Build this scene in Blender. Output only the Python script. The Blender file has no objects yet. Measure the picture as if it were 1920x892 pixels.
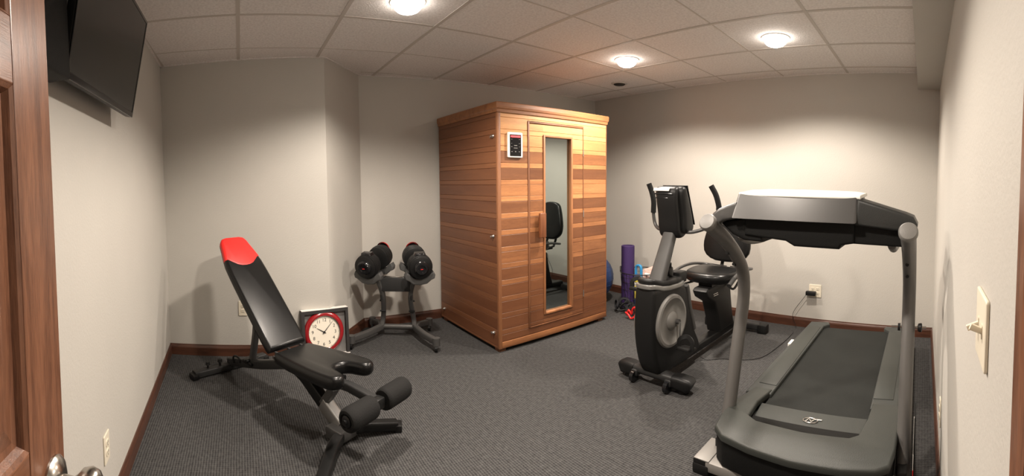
import bpy, bmesh, math, random
from mathutils import Vector, Matrix
from mathutils.geometry import tessellate_polygon
PI = math.pi
random.seed(7)
scene = bpy.context.scene
col = scene.collection

# ------------------------------------------------------------------ materials
def new_mat(name):
    m = bpy.data.materials.new(name); m.use_nodes = True
    nt = m.node_tree
    return m, nt, nt.nodes['Principled BSDF']

def N(nt, kind, **kw):
    n = nt.nodes.new(kind)
    for k, v in kw.items():
        if k.startswith('i_'):
            key = k[2:].replace('_', ' ')
            n.inputs[int(key) if key.isdigit() else key].default_value = v
        else:
            setattr(n, k, v)
    return n

def simple(name, color, rough=0.5, metal=0.0, bump=0.0, bscale=200.0, var=0.0, vscale=8.0, coat=0.0, spec=None, stretch=None):
    m, nt, b = new_mat(name)
    b.inputs['Base Color'].default_value = (*color, 1)
    b.inputs['Roughness'].default_value = rough
    b.inputs['Metallic'].default_value = metal
    if coat: b.inputs['Coat Weight'].default_value = coat; b.inputs['Coat Roughness'].default_value = .15
    if spec is not None: b.inputs['Specular IOR Level'].default_value = spec
    tc = N(nt, 'ShaderNodeTexCoord')
    src = tc.outputs['Object']
    if stretch:
        mp = N(nt, 'ShaderNodeMapping'); mp.inputs['Scale'].default_value = stretch
        nt.links.new(src, mp.inputs['Vector']); src = mp.outputs['Vector']
    if var:
        n = N(nt, 'ShaderNodeTexNoise'); n.inputs['Scale'].default_value = vscale; n.inputs['Detail'].default_value = 5
        nt.links.new(src, n.inputs['Vector'])
        r = N(nt, 'ShaderNodeValToRGB')
        r.color_ramp.elements[0].position = .3; r.color_ramp.elements[1].position = .7
        r.color_ramp.elements[0].color = (*[c * (1 - var) for c in color], 1)
        r.color_ramp.elements[1].color = (*[min(1, c * (1 + var)) for c in color], 1)
        nt.links.new(n.outputs['Fac'], r.inputs['Fac']); nt.links.new(r.outputs['Color'], b.inputs['Base Color'])
    if bump:
        n = N(nt, 'ShaderNodeTexNoise'); n.inputs['Scale'].default_value = bscale; n.inputs['Detail'].default_value = 3
        nt.links.new(src, n.inputs['Vector'])
        bp = N(nt, 'ShaderNodeBump'); bp.inputs['Strength'].default_value = bump; bp.inputs['Distance'].default_value = .002
        nt.links.new(n.outputs['Fac'], bp.inputs['Height']); nt.links.new(bp.outputs['Normal'], b.inputs['Normal'])
    return m

def wood(name, c0, c1, axis, scale=14, rough=.38, coat=.25, stretch=14):
    """stained timber, grain running along the given axis"""
    m, nt, b = new_mat(name)
    tc = N(nt, 'ShaderNodeTexCoord'); mp = N(nt, 'ShaderNodeMapping')
    s = [stretch] * 3; s['xyz'.index(axis)] = 1.0
    mp.inputs['Scale'].default_value = s
    nt.links.new(tc.outputs['Object'], mp.inputs['Vector'])
    n = N(nt, 'ShaderNodeTexNoise'); n.inputs['Scale'].default_value = scale / 4; n.inputs['Detail'].default_value = 8
    n.inputs['Roughness'].default_value = .65; n.inputs['Distortion'].default_value = .6
    nt.links.new(mp.outputs['Vector'], n.inputs['Vector'])
    n2 = N(nt, 'ShaderNodeTexNoise'); n2.inputs['Scale'].default_value = scale * 3; n2.inputs['Detail'].default_value = 4
    nt.links.new(mp.outputs['Vector'], n2.inputs['Vector'])
    mx = N(nt, 'ShaderNodeMath', operation='MULTIPLY_ADD'); mx.inputs[1].default_value = .45
    nt.links.new(n2.outputs['Fac'], mx.inputs[0]); nt.links.new(n.outputs['Fac'], mx.inputs[2])
    r = N(nt, 'ShaderNodeValToRGB')
    r.color_ramp.elements[0].position = .48; r.color_ramp.elements[1].position = .86
    r.color_ramp.elements[0].color = (*c0, 1); r.color_ramp.elements[1].color = (*c1, 1)
    nt.links.new(mx.outputs[0], r.inputs['Fac']); nt.links.new(r.outputs['Color'], b.inputs['Base Color'])
    b.inputs['Roughness'].default_value = rough
    b.inputs['Coat Weight'].default_value = coat; b.inputs['Coat Roughness'].default_value = .3
    bp = N(nt, 'ShaderNodeBump'); bp.inputs['Strength'].default_value = .25; bp.inputs['Distance'].default_value = .001
    nt.links.new(n2.outputs['Fac'], bp.inputs['Height']); nt.links.new(bp.outputs['Normal'], b.inputs['Normal'])
    return m

def cedar(name, axis='y', rough=.42):
    """oiled cedar boards: every board's own tone comes from the colour attribute 'board'"""
    m, nt, b = new_mat(name)
    at = N(nt, 'ShaderNodeAttribute'); at.attribute_name = 'board'
    tc = N(nt, 'ShaderNodeTexCoord'); mp = N(nt, 'ShaderNodeMapping')
    s = [9.0] * 3; s['xyz'.index(axis)] = .9
    mp.inputs['Scale'].default_value = s
    nt.links.new(tc.outputs['Object'], mp.inputs['Vector'])
    n = N(nt, 'ShaderNodeTexNoise'); n.inputs['Scale'].default_value = 1.6; n.inputs['Detail'].default_value = 7; n.inputs['Distortion'].default_value = .8
    n2 = N(nt, 'ShaderNodeTexNoise'); n2.inputs['Scale'].default_value = 26; n2.inputs['Detail'].default_value = 4
    # shift the grain from board to board
    ad = N(nt, 'ShaderNodeVectorMath', operation='ADD')
    sc = N(nt, 'ShaderNodeVectorMath', operation='SCALE'); sc.inputs['Scale'].default_value = 37
    nt.links.new(at.outputs['Color'], sc.inputs[0]); nt.links.new(mp.outputs['Vector'], ad.inputs[0]); nt.links.new(sc.outputs[0], ad.inputs[1])
    nt.links.new(ad.outputs[0], n.inputs['Vector']); nt.links.new(ad.outputs[0], n2.inputs['Vector'])
    sep = N(nt, 'ShaderNodeSeparateColor'); nt.links.new(at.outputs['Color'], sep.inputs[0])
    a1 = N(nt, 'ShaderNodeMath', operation='MULTIPLY_ADD'); a1.inputs[1].default_value = .50; a1.inputs[2].default_value = -.25
    nt.links.new(n.outputs['Fac'], a1.inputs[0])
    a2 = N(nt, 'ShaderNodeMath', operation='MULTIPLY_ADD'); a2.inputs[1].default_value = .22; a2.inputs[2].default_value = -.11
    nt.links.new(n2.outputs['Fac'], a2.inputs[0])
    a3 = N(nt, 'ShaderNodeMath', operation='ADD'); nt.links.new(a1.outputs[0], a3.inputs[0]); nt.links.new(a2.outputs[0], a3.inputs[1])
    a4 = N(nt, 'ShaderNodeMath', operation='ADD'); nt.links.new(a3.outputs[0], a4.inputs[0]); nt.links.new(sep.outputs[0], a4.inputs[1])
    r = N(nt, 'ShaderNodeValToRGB'); e = r.color_ramp.elements
    e[0].position = .0; e[0].color = (.105, .036, .016, 1)
    e[1].position = 1.0; e[1].color = (.66, .335, .135, 1)
    x = e.new(.38); x.color = (.195, .076, .031, 1)
    x = e.new(.70); x.color = (.41, .172, .066, 1)
    nt.links.new(a4.outputs[0], r.inputs['Fac']); nt.links.new(r.outputs['Color'], b.inputs['Base Color'])
    b.inputs['Roughness'].default_value = rough
    b.inputs['Coat Weight'].default_value = .08; b.inputs['Coat Roughness'].default_value = .4
    bp = N(nt, 'ShaderNodeBump'); bp.inputs['Strength'].default_value = .2; bp.inputs['Distance'].default_value = .001
    nt.links.new(n2.outputs['Fac'], bp.inputs['Height']); nt.links.new(bp.outputs['Normal'], b.inputs['Normal'])
    return m

def wall_paint(name, color):
    m, nt, b = new_mat(name)
    tc = N(nt, 'ShaderNodeTexCoord')
    n = N(nt, 'ShaderNodeTexNoise'); n.inputs['Scale'].default_value = 95; n.inputs['Detail'].default_value = 3
    v = N(nt, 'ShaderNodeTexNoise'); v.inputs['Scale'].default_value = 3; v.inputs['Detail'].default_value = 3
    nt.links.new(tc.outputs['Object'], n.inputs['Vector']); nt.links.new(tc.outputs['Object'], v.inputs['Vector'])
    r = N(nt, 'ShaderNodeValToRGB'); e = r.color_ramp.elements
    e[0].color = (*[c * .96 for c in color], 1); e[1].color = (*[c * 1.04 for c in color], 1)
    nt.links.new(v.outputs['Fac'], r.inputs['Fac']); nt.links.new(r.outputs['Color'], b.inputs['Base Color'])
    b.inputs['Roughness'].default_value = .62
    bp = N(nt, 'ShaderNodeBump'); bp.inputs['Strength'].default_value = .35; bp.inputs['Distance'].default_value = .0025
    nt.links.new(n.outputs['Fac'], bp.inputs['Height']); nt.links.new(bp.outputs['Normal'], b.inputs['Normal'])
    return m

def ceiling_tile(name):
    m, nt, b = new_mat(name)
    tc = N(nt, 'ShaderNodeTexCoord')
    n = N(nt, 'ShaderNodeTexNoise'); n.inputs['Scale'].default_value = 70; n.inputs['Detail'].default_value = 6
    v = N(nt, 'ShaderNodeTexVoronoi'); v.inputs['Scale'].default_value = 130
    nt.links.new(tc.outputs['Object'], n.inputs['Vector']); nt.links.new(tc.outputs['Object'], v.inputs['Vector'])
    r = N(nt, 'ShaderNodeValToRGB'); e = r.color_ramp.elements
    e[0].position = .35; e[1].position = .62
    e[0].color = (.70, .67, .65, 1); e[1].color = (.82, .79, .77, 1)
    nt.links.new(n.outputs['Fac'], r.inputs['Fac']); nt.links.new(r.outputs['Color'], b.inputs['Base Color'])
    b.inputs['Roughness'].default_value = .9
    bp = N(nt, 'ShaderNodeBump'); bp.inputs['Strength'].default_value = .5; bp.inputs['Distance'].default_value = .002
    nt.links.new(v.outputs['Distance'], bp.inputs['Height']); nt.links.new(bp.outputs['Normal'], b.inputs['Normal'])
    return m

def carpet_mat(name):
    """ribbed loop-pile carpet, ribs running east-west"""
    m, nt, b = new_mat(name)
    tc = N(nt, 'ShaderNodeTexCoord'); sp = N(nt, 'ShaderNodeSeparateXYZ')
    nt.links.new(tc.outputs['Object'], sp.inputs[0])
    wob = N(nt, 'ShaderNodeTexNoise'); wob.inputs['Scale'].default_value = 14
    nt.links.new(tc.outputs['Object'], wob.inputs['Vector'])
    y = N(nt, 'ShaderNodeMath', operation='MULTIPLY_ADD'); y.inputs[1].default_value = .006
    nt.links.new(wob.outputs['Fac'], y.inputs[0]); nt.links.new(sp.outputs['Y'], y.inputs[2])
    k = N(nt, 'ShaderNodeMath', operation='MULTIPLY'); k.inputs[1].default_value = 2 * PI / .0135
    nt.links.new(y.outputs[0], k.inputs[0])
    s = N(nt, 'ShaderNodeMath', operation='SINE'); nt.links.new(k.outputs[0], s.inputs[0])
    kx = N(nt, 'ShaderNodeMath', operation='MULTIPLY'); kx.inputs[1].default_value = 2 * PI / .016
    nt.links.new(sp.outputs['X'], kx.inputs[0])
    sx = N(nt, 'ShaderNodeMath', operation='SINE'); nt.links.new(kx.outputs[0], sx.inputs[0])
    loop = N(nt, 'ShaderNodeMath', operation='MULTIPLY_ADD'); loop.inputs[1].default_value = .3
    nt.links.new(sx.outputs[0], loop.inputs[0]); nt.links.new(s.outputs[0], loop.inputs[2])
    fine = N(nt, 'ShaderNodeTexNoise'); fine.inputs['Scale'].default_value = 260; fine.inputs['Detail'].default_value = 4
    nt.links.new(tc.outputs['Object'], fine.inputs['Vector'])
    mot = N(nt, 'ShaderNodeTexNoise'); mot.inputs['Scale'].default_value = 45; mot.inputs['Detail'].default_value = 5
    nt.links.new(tc.outputs['Object'], mot.inputs['Vector'])
    f1 = N(nt, 'ShaderNodeMath', operation='MULTIPLY_ADD'); f1.inputs[1].default_value = .13; f1.inputs[2].default_value = .0
    nt.links.new(loop.outputs[0], f1.inputs[0])
    f2 = N(nt, 'ShaderNodeMath', operation='MULTIPLY_ADD'); f2.inputs[1].default_value = .75
    nt.links.new(fine.outputs['Fac'], f2.inputs[0]); nt.links.new(f1.outputs[0], f2.inputs[2])
    f3 = N(nt, 'ShaderNodeMath', operation='MULTIPLY_ADD'); f3.inputs[1].default_value = .45
    nt.links.new(mot.outputs['Fac'], f3.inputs[0]); nt.links.new(f2.outputs[0], f3.inputs[2])
    r = N(nt, 'ShaderNodeValToRGB'); e = r.color_ramp.elements
    e[0].position = .30; e[1].position = .92
    e[0].color = (.012, .012, .013, 1); e[1].color = (.108, .106, .104, 1)
    nt.links.new(f3.outputs[0], r.inputs['Fac']); nt.links.new(r.outputs['Color'], b.inputs['Base Color'])
    b.inputs['Roughness'].default_value = .95; b.inputs['Specular IOR Level'].default_value = .15
    bp = N(nt, 'ShaderNodeBump'); bp.inputs['Strength'].default_value = .6; bp.inputs['Distance'].default_value = .004
    nt.links.new(f3.outputs[0], bp.inputs['Height']); nt.links.new(bp.outputs['Normal'], b.inputs['Normal'])
    return m

def emit(name, color, strength):
    m, nt, b = new_mat(name)
    b.inputs['Base Color'].default_value = (*color, 1)
    b.inputs['Emission Color'].default_value = (*color, 1); b.inputs['Emission Strength'].default_value = strength
    return m

def sauna_glass(name):
    """dark tinted, strongly reflecting door glass"""
    m, nt, b = new_mat(name)
    out = nt.nodes['Material Output']; nt.nodes.remove(b)
    g = N(nt, 'ShaderNodeBsdfGlossy'); g.inputs['Color'].default_value = (.86, .95, .93, 1); g.inputs['Roughness'].default_value = .004
    t = N(nt, 'ShaderNodeBsdfTransparent'); t.inputs['Color'].default_value = (.22, .27, .27, 1)
    mx = N(nt, 'ShaderNodeMixShader'); mx.inputs[0].default_value = .52
    nt.links.new(t.outputs[0], mx.inputs[1]); nt.links.new(g.outputs[0], mx.inputs[2]); nt.links.new(mx.outputs[0], out.inputs[0])
    return m

MT = dict(
    wall=wall_paint('warm_grey_wall_paint', (.495, .475, .435)),
    tile=ceiling_tile('mineral_ceiling_tile'),
    tbar=simple('beige_painted_metal', (.54, .50, .46), .6),
    carpet=carpet_mat('ribbed_grey_carpet'),
    base=wood('stained_baseboard_oak', (.040, .015, .009), (.098, .038, .021), 'x', rough=.35),
    basey=wood('stained_baseboard_oak_cross', (.040, .015, .009), (.098, .038, .021), 'y', rough=.35),
    door=wood('stained_door_oak', (.080, .031, .017), (.235, .104, .056), 'z', scale=11, rough=.32, coat=.35),
    doorx=wood('stained_door_oak_rail', (.080, .031, .017), (.235, .104, .056), 'x', scale=11, rough=.32, coat=.35),
    cedar_front=cedar('cedar_boards', 'y'),
    cedar_side=cedar('cedar_boards_side', 'x'),
    cedar_trim=cedar('cedar_upright_trim', 'z', .6),
    cedar_in=simple('cedar_interior', (.20, .08, .035), .6, var=.3, vscale=6),
    handle_wood=wood('dark_turned_cedar', (.10, .03, .012), (.23, .08, .03), 'z', rough=.4),
    vinyl=simple('black_vinyl', (.0055, .0055, .0055), .32, spec=.28, bump=.25, bscale=320, coat=.12),
    red_vinyl=simple('red_vinyl', (.80, .022, .018), .42, bump=.25, bscale=320),
    black=simple('black_plastic', (.010, .010, .010), .42, spec=.28, bump=.15, bscale=300),
    gloss_black=simple('gloss_black_plastic', (.01, .01, .011), .16),
    screen=simple('dark_screen', (.012, .012, .012), .20, spec=.6),
    satin_black=simple('satin_black_steel', (.016, .016, .016), .34, spec=.28, metal=.3),
    rubber=simple('black_foam_rubber', (.009, .0088, .0085), .85, spec=.28, bump=.6, bscale=160),
    gun=simple('gunmetal_paint', (.088, .086, .084), .36, metal=.35, bump=.08),
    gun_dark=simple('dark_grey_plastic', (.028, .028, .028), .42, spec=.28, bump=.15),
    cradle_grey=simple('cradle_grey_plastic', (.075, .075, .074), .5, bump=.15),
    silver=simple('silver_paint', (.30, .295, .285), .32, metal=.6, bump=.1),
    silver_mesh=simple('speckled_grey_paint', (.062, .061, .059), .5, metal=.2, bump=.5, bscale=420),
    chrome=simple('chrome', (.80, .79, .77), .14, metal=1),
    nickel=simple('brushed_nickel', (.42, .39, .35), .24, metal=1),
    hood=simple('green_grey_plastic', (.037, .041, .037), .45, bump=.5, bscale=380),
    hood_dark=simple('dark_textured_plastic', (.006, .0062, .006), .6, spec=.18, bump=.5, bscale=380),
    rail_grey=simple('grey_textured_plastic', (.040, .044, .041), .5, bump=.5, bscale=380),
    belt=simple('treadmill_belt_rubber', (.019, .0205, .019), .75, spec=.2, bump=.7, bscale=340, var=.12, vscale=5),
    upright=simple('silver_grey_tube_paint', (.135, .130, .124), .45, metal=.25, bump=.25, bscale=420),
    cap=simple('light_grey_plastic', (.17, .165, .155), .5, bump=.2),
    lightgrey=simple('light_grey_steel', (.24, .23, .215), .42, metal=.2),
    console_top=simple('pale_console_top', (.86, .84, .78), .4),
    console_grey=simple('grey_console_shell', (.080, .078, .076), .36, metal=.35, bump=.06, bscale=420),
    arm_dark=simple('dark_console_arm', (.030, .031, .030), .42, spec=.28, bump=.35, bscale=420),
    ivory=simple('ivory_plastic', (.74, .68, .55), .36),
    slot=simple('dark_slot', (.03, .028, .025), .6),
    white=simple('white_plastic', (.80, .77, .72), .4),
    paper=simple('white_card', (.78, .76, .72), .7, bump=.1),
    card_dark=simple('printed_dark_card', (.030, .028, .028), .5),
    card_grey=simple('printed_grey_card', (.16, .155, .15), .55, var=.15, vscale=20),
    face=simple('cream_clock_face', (.84, .78, .66), .5),
    ink=simple('black_ink', (.022, .02, .02), .6),
    ink_red=simple('red_ink', (.55, .03, .02), .6),
    clock_red=simple('glossy_dark_red', (.29, .010, .014), .22, coat=.6),
    red=simple('red_plastic', (.60, .02, .02), .4),
    orange=simple('orange_plastic', (.80, .17, .03), .4),
    purple=simple('purple_foam', (.034, .013, .085), .75, bump=.3, bscale=160),
    ball=simple('blue_gym_ball_vinyl', (.018, .045, .14), .38, bump=.1, bscale=120),
    blue=simple('bright_blue_plastic', (.03, .24, .50), .4),
    navy=simple('navy_print', (.03, .05, .14), .5),
    yellow=simple('yellow_print', (.75, .62, .10), .5),
    pinkish=simple('pale_pink_print', (.70, .48, .42), .6, var=.3, vscale=50),
    wire=simple('dark_bronze_wire', (.035, .028, .022), .4, metal=.6),
    fabric=simple('black_nylon', (.016, .016, .018), .75, spec=.28, bump=.6, bscale=120),
    lens=emit('lamp_lens', (1.0, .90, .80), 26.0),
    led=emit('red_led_display', (1.0, .05, .06), 1.6),
    glass=sauna_glass('tinted_sauna_glass'),
    hinge=simple('steel_hardware', (.55, .53, .50), .3, metal=.9),
)

# ------------------------------------------------------------------ mesh helpers
def bm_new(): return bmesh.new()

def bx(bm, c, s, rot=None, bevel=0.0, seg=2):
    """box centred at c with size s"""
    r = bmesh.ops.create_cube(bm, size=1.0)
    vs = r['verts']
    bmesh.ops.scale(bm, vec=Vector(s), verts=vs)
    if bevel:
        es = list({e for v in vs for e in v.link_edges})
        rr = bmesh.ops.bevel(bm, geom=es, offset=bevel, segments=seg, affect='EDGES', profile=.5)
        vs = list({v for f in rr['faces'] for v in f.verts} | {v for v in vs if v.is_valid})
    if rot is not None: bmesh.ops.transform(bm, matrix=rot.to_4x4(), verts=vs)
    bmesh.ops.translate(bm, vec=Vector(c), verts=vs)
    return vs

def b2(bm, lo, hi, bevel=0.0, seg=2):
    lo = Vector(lo); hi = Vector(hi)
    return bx(bm, (lo + hi) / 2, hi - lo, None, bevel, seg)

def frame_of(t, up=Vector((0, 0, 1))):
    t = t.normalized()
    if abs(t.dot(up)) > .97: up = Vector((1, 0, 0)) if abs(t.x) < .9 else Vector((0, 1, 0))
    a = up.cross(t).normalized(); b = t.cross(a).normalized()
    return a, b

def ring(bm, c, a, b, sec): return [bm.verts.new(c + a * p[0] + b * p[1]) for p in sec]

def bridge(bm, r0, r1, closed=True):
    n = len(r0)
    for i in range(n if closed else n - 1):
        j = (i + 1) % n
        try: bm.faces.new((r0[i], r0[j], r1[j], r1[i]))
        except ValueError: pass

def circ(r, n=16, ry=None, ph=0.0):
    ry = ry or r
    return [(r * math.cos(2 * PI * i / n + ph), ry * math.sin(2 * PI * i / n + ph)) for i in range(n)]

def rrect(w, h, r, k=3):
    r = min(r, w / 2 - 1e-4, h / 2 - 1e-4); out = []
    for cx, cy, a0 in ((w / 2 - r, h / 2 - r, 0), (-w / 2 + r, h / 2 - r, 90), (-w / 2 + r, -h / 2 + r, 180), (w / 2 - r, -h / 2 + r, 270)):
        for i in range(k + 1):
            a = math.radians(a0 + 90 * i / k); out.append((cx + r * math.cos(a), cy + r * math.sin(a)))
    return out

def catmull(pts, n=6):
    P = [Vector(p) for p in pts]
    if len(P) < 3: return P
    Q = [P[0] * 2 - P[1]] + P + [P[-1] * 2 - P[-2]]; out = []
    for i in range(1, len(Q) - 2):
        for k in range(n):
            t = k / n; a, b, c, d = Q[i - 1], Q[i], Q[i + 1], Q[i + 2]
            out.append(.5 * ((2 * b) + (c - a) * t + (2 * a - 5 * b + 4 * c - d) * t * t + (3 * b - a - 3 * c + d) * t ** 3))
    out.append(P[-1]); return out

def sweep(bm, pts, sec, cap=True, closed=False, scales=None, up=Vector((0, 0, 1))):
    P = [Vector(p) for p in pts]; n = len(P); rings = []
    a = b = None
    for i in range(n):
        if closed: t = P[(i + 1) % n] - P[i - 1]
        else: t = P[min(i + 1, n - 1)] - P[max(i - 1, 0)]
        t = t.normalized()
        if a is None: a, b = frame_of(t, up)
        else:
            a = (a - t * a.dot(t)).normalized(); b = t.cross(a).normalized()
        s = scales[i] if scales else 1.0
        rings.append(ring(bm, P[i], a, b, [(x * s, y * s) for x, y in sec]))
    for i in range(n - 1): bridge(bm, rings[i], rings[i + 1])
    if closed: bridge(bm, rings[-1], rings[0])
    elif cap:
        bm.faces.new(list(reversed(rings[0]))); bm.faces.new(rings[-1])
    return rings

def tube(bm, pts, r, n=14, smooth=0, cap=True, closed=False, scales=None):
    if smooth: pts = catmull(pts, smooth)
    return sweep(bm, pts, circ(r, n), cap, closed, scales)

def cyl(bm, p0, p1, r0, r1=None, n=24, cap=True):
    p0 = Vector(p0); p1 = Vector(p1); r1 = r0 if r1 is None else r1
    a, b = frame_of(p1 - p0)
    A = ring(bm, p0, a, b, circ(r0, n)); B = ring(bm, p1, a, b, circ(r1, n)); bridge(bm, A, B)
    if cap: bm.faces.new(list(reversed(A))); bm.faces.new(B)

def lathe(bm, o, d, prof, n=32):
    """profile of (distance along d, radius)"""
    o = Vector(o); d = Vector(d).normalized(); a, b = frame_of(d); prev = None; first = None
    for h, r in prof:
        c = o + d * h
        if r < 1e-6: cur = [bm.verts.new(c)]
        else: cur = ring(bm, c, a, b, circ(r, n))
        if prev is not None:
            if len(prev) == 1 and len(cur) > 1:
                for i in range(n): bm.faces.new((prev[0], cur[(i + 1) % n], cur[i]))
            elif len(cur) == 1 and len(prev) > 1:
                for i in range(n): bm.faces.new((prev[i], prev[(i + 1) % n], cur[0]))
            elif len(cur) > 1: bridge(bm, prev, cur)
        prev = cur
    return

def prism(bm, outline, d, mat=None, bevel=0.0):
    """outline in local xy, extruded from z=0 to z=d, edges rounded by bevel; then placed by mat"""
    def inset(o, q):
        n = len(o); out = []
        area = sum(o[i][0] * o[(i + 1) % n][1] - o[(i + 1) % n][0] * o[i][1] for i in range(n))
        sg = 1 if area > 0 else -1
        for i in range(n):
            p0 = Vector((*o[i - 1], 0)); p1 = Vector((*o[i], 0)); p2 = Vector((*o[(i + 1) % n], 0))
            e1 = (p1 - p0); e2 = (p2 - p1)
            if e1.length < 1e-7 or e2.length < 1e-7: out.append(o[i]); continue
            e1.normalize(); e2.normalize()
            n1 = Vector((-e1.y, e1.x, 0)) * sg; n2 = Vector((-e2.y, e2.x, 0)) * sg
            m = n1 + n2
            if m.length < 1e-6: m = n1
            m.normalize(); k = q / max(.35, m.dot(n1))
            out.append((p1.x + m.x * k, p1.y + m.y * k))
        return out
    lv = []
    if bevel > 0:
        k = 4
        for i in range(k + 1):
            a = PI / 2 * i / k; lv.append((bevel * (1 - math.sin(a)), bevel * (1 - math.cos(a))))
        layers = [(q, z) for q, z in lv] + [(q, d - z) for q, z in reversed(lv)]
    else: layers = [(0, 0), (0, d)]
    rings = []
    for q, z in layers:
        o = inset(outline, q) if q > 1e-7 else outline
        rings.append([bm.verts.new((mat @ Vector((x, y, z))) if mat else Vector((x, y, z))) for x, y in o])
    for i in range(len(rings) - 1): bridge(bm, rings[i], rings[i + 1])
    for rg, rev in ((rings[0], True), (rings[-1], False)):
        if len(rg) <= 4: bm.faces.new(list(reversed(rg)) if rev else rg); continue
        o = inset(outline, layers[0][0]) if layers[0][0] > 1e-7 else outline
        for tri in tessellate_polygon([[Vector((x, y, 0)) for x, y in o]]):
            try: bm.faces.new([rg[i] for i in (tri if not rev else reversed(tri))])
            except ValueError: pass
    return rings

def chaikin(o, k=2, closed=True):
    for _ in range(k):
        out = []; n = len(o)
        for i in range(n):
            a = o[i]; b = o[(i + 1) % n]
            out += [(a[0] * .75 + b[0] * .25, a[1] * .75 + b[1] * .25), (a[0] * .25 + b[0] * .75, a[1] * .25 + b[1] * .75)]
        o = out
    return o

def basis(o, x, y, z): 
    m = Matrix.Identity(4)
    for i, v in enumerate((x, y, z)):
        for k in range(3): m[k][i] = v[k]
    for k in range(3): m[k][3] = o[k]
    return m
MX = lambda x0: basis((x0, 0, 0), (0, 1, 0), (0, 0, 1), (1, 0, 0))      # outline (y,z) extruded along x
MY = lambda y0: basis((0, y0, 0), (1, 0, 0), (0, 0, 1), (0, -1, 0))     # outline (x,z) extruded along -y

def obj(name, bm, m, parent=None, world=True, smooth=True, angle=38):
    """link one mesh object; with world=True its vertices are in world metres and are moved into the parent's frame"""
    bmesh.ops.remove_doubles(bm, verts=bm.verts, dist=1e-6)
    bmesh.ops.recalc_face_normals(bm, faces=bm.faces)
    if parent is not None and world:
        pm = world_of(parent).inverted(); bmesh.ops.transform(bm, matrix=pm, verts=bm.verts)
    if smooth:
        lim = math.radians(angle)
        for f in bm.faces: f.smooth = True
        for e in bm.edges:
            if len(e.link_faces) == 2: e.smooth = e.calc_face_angle(0) < lim
            else: e.smooth = False
    me = bpy.data.meshes.new(name); bm.to_mesh(me); bm.free()
    me.materials.append(m if not isinstance(m, str) else MT[m])
    o = bpy.data.objects.new(name, me); col.objects.link(o)
    if parent is not None: o.parent = parent
    return o

def world_of(o):
    m = o.matrix_basis.copy()
    while o.parent is not None:
        o = o.parent; m = o.matrix_basis @ m
    return m

def thing(name, label, cat, loc=(0, 0, 0), rz=0.0, group=None):
    o = bpy.data.objects.new(name, None); col.objects.link(o)
    o.empty_display_size = .1
    o.location = loc; o.rotation_euler = (0, 0, rz); o['label'] = label; o['category'] = cat
    if group: o['group'] = group
    return o

def tag(o, label, cat, group=None):
    o['label'] = label; o['category'] = cat
    if group: o['group'] = group
    return o

def struct(name, bm, m, parent=None, **kw):
    o = obj(name, bm, m, parent, **kw)
    if parent is None: o['kind'] = 'structure'
    return o

def copy_tree(o, parent=None):
    c = o.copy(); col.objects.link(c); c.parent = parent
    for ch in [x for x in bpy.data.objects if x.parent == o]: copy_tree(ch, c)
    return c

# ------------------------------------------------------------------ room shell
H = 2.341
NE = (.110, 3.858); NW = (-3.760, 3.993); C_ = (-3.886, 1.108); B_ = (-3.375, .686); A_ = (-3.504, -.611); SE = (.110, -.534)
T = .10
DY0, DY1, DH = -.322, .372, 2.03            # doorway in the right wall

def wall_seg(bm, p, q, z0=0.0, z1=H + .02, t=T, ext=0.0):
    """wall slab between p and q (room on the left-hand side when going p -> q), thickness outward"""
    p = Vector((*p, 0)); q = Vector((*q, 0)); d = (q - p).normalized(); out = Vector((d.y, -d.x, 0))
    a = p - d * ext; b = q + d * ext
    v = [bm.verts.new(Vector((w.x, w.y, z))) for z in (z0, z1) for w in (a, b, b + out * t, a + out * t)]
    for f in ((0, 1, 2, 3), (4, 5, 6, 7), (0, 1, 5, 4), (1, 2, 6, 5), (2, 3, 7, 6), (3, 0, 4, 7)): bm.faces.new([v[i] for i in f])

# inside is to the left going counter-clockwise: SE -> NE -> NW -> C -> B -> A -> SE
for nm, p, q in (('wall_far', NE, NW), ('wall_back', NW, C_), ('wall_angled', C_, B_), ('wall_back_left', B_, A_), ('wall_left', A_, SE)):
    bm = bm_new(); wall_seg(bm, p, q); struct(nm, bm, 'wall', smooth=False)
bm = bm_new()
wall_seg(bm, (.11, DY1), NE); wall_seg(bm, SE, (.11, DY0)); wall_seg(bm, (.11, DY0), (.11, DY1), DH, H + .02)
struct('wall_right', bm, 'wall', smooth=False)

bm = bm_new(); b2(bm, (-4.1, -.8, -.08), (1.3, 4.2, 0)); struct('floor', bm, 'carpet', smooth=False)
# the hallway side of the doorway, where the photographer stands
bm = bm_new(); b2(bm, (1.3, -1.2, -.05), (1.4, 1.4, 2.4)); struct('wall_hall', bm, 'wall', smooth=False)

# ceiling: tile field with the narrow exposed grid
bm = bm_new()
b2(bm, (-4.1, -.8, H), (.3, 4.2, H + .05))
GX, GY, G = -.714, .022, .6096
ceil = struct('ceiling', bm, 'tile', smooth=False)
bm = bm_new()
for k in range(-1, 7):
    y = GY + k * G
    x0 = -3.80 if y > 1.1 else (-3.42 if y > .6 else -3.45)
    b2(bm, (x0 - .08, y - .012, H - .003), (-.083, y + .012, H + .001))
obj('grid_bar', bm, 'tbar', ceil, smooth=False)
bm = bm_new()
for j in range(0, 6):
    x = GX - j * G
    w = .011 if j in (0, 3) else .005
    b2(bm, (x - w, -.60 if j < 5 else 1.1, H - .002), (x + w, 3.97, H + .001))
obj('cross_bar', bm, 'tbar', ceil, smooth=False)
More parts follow.
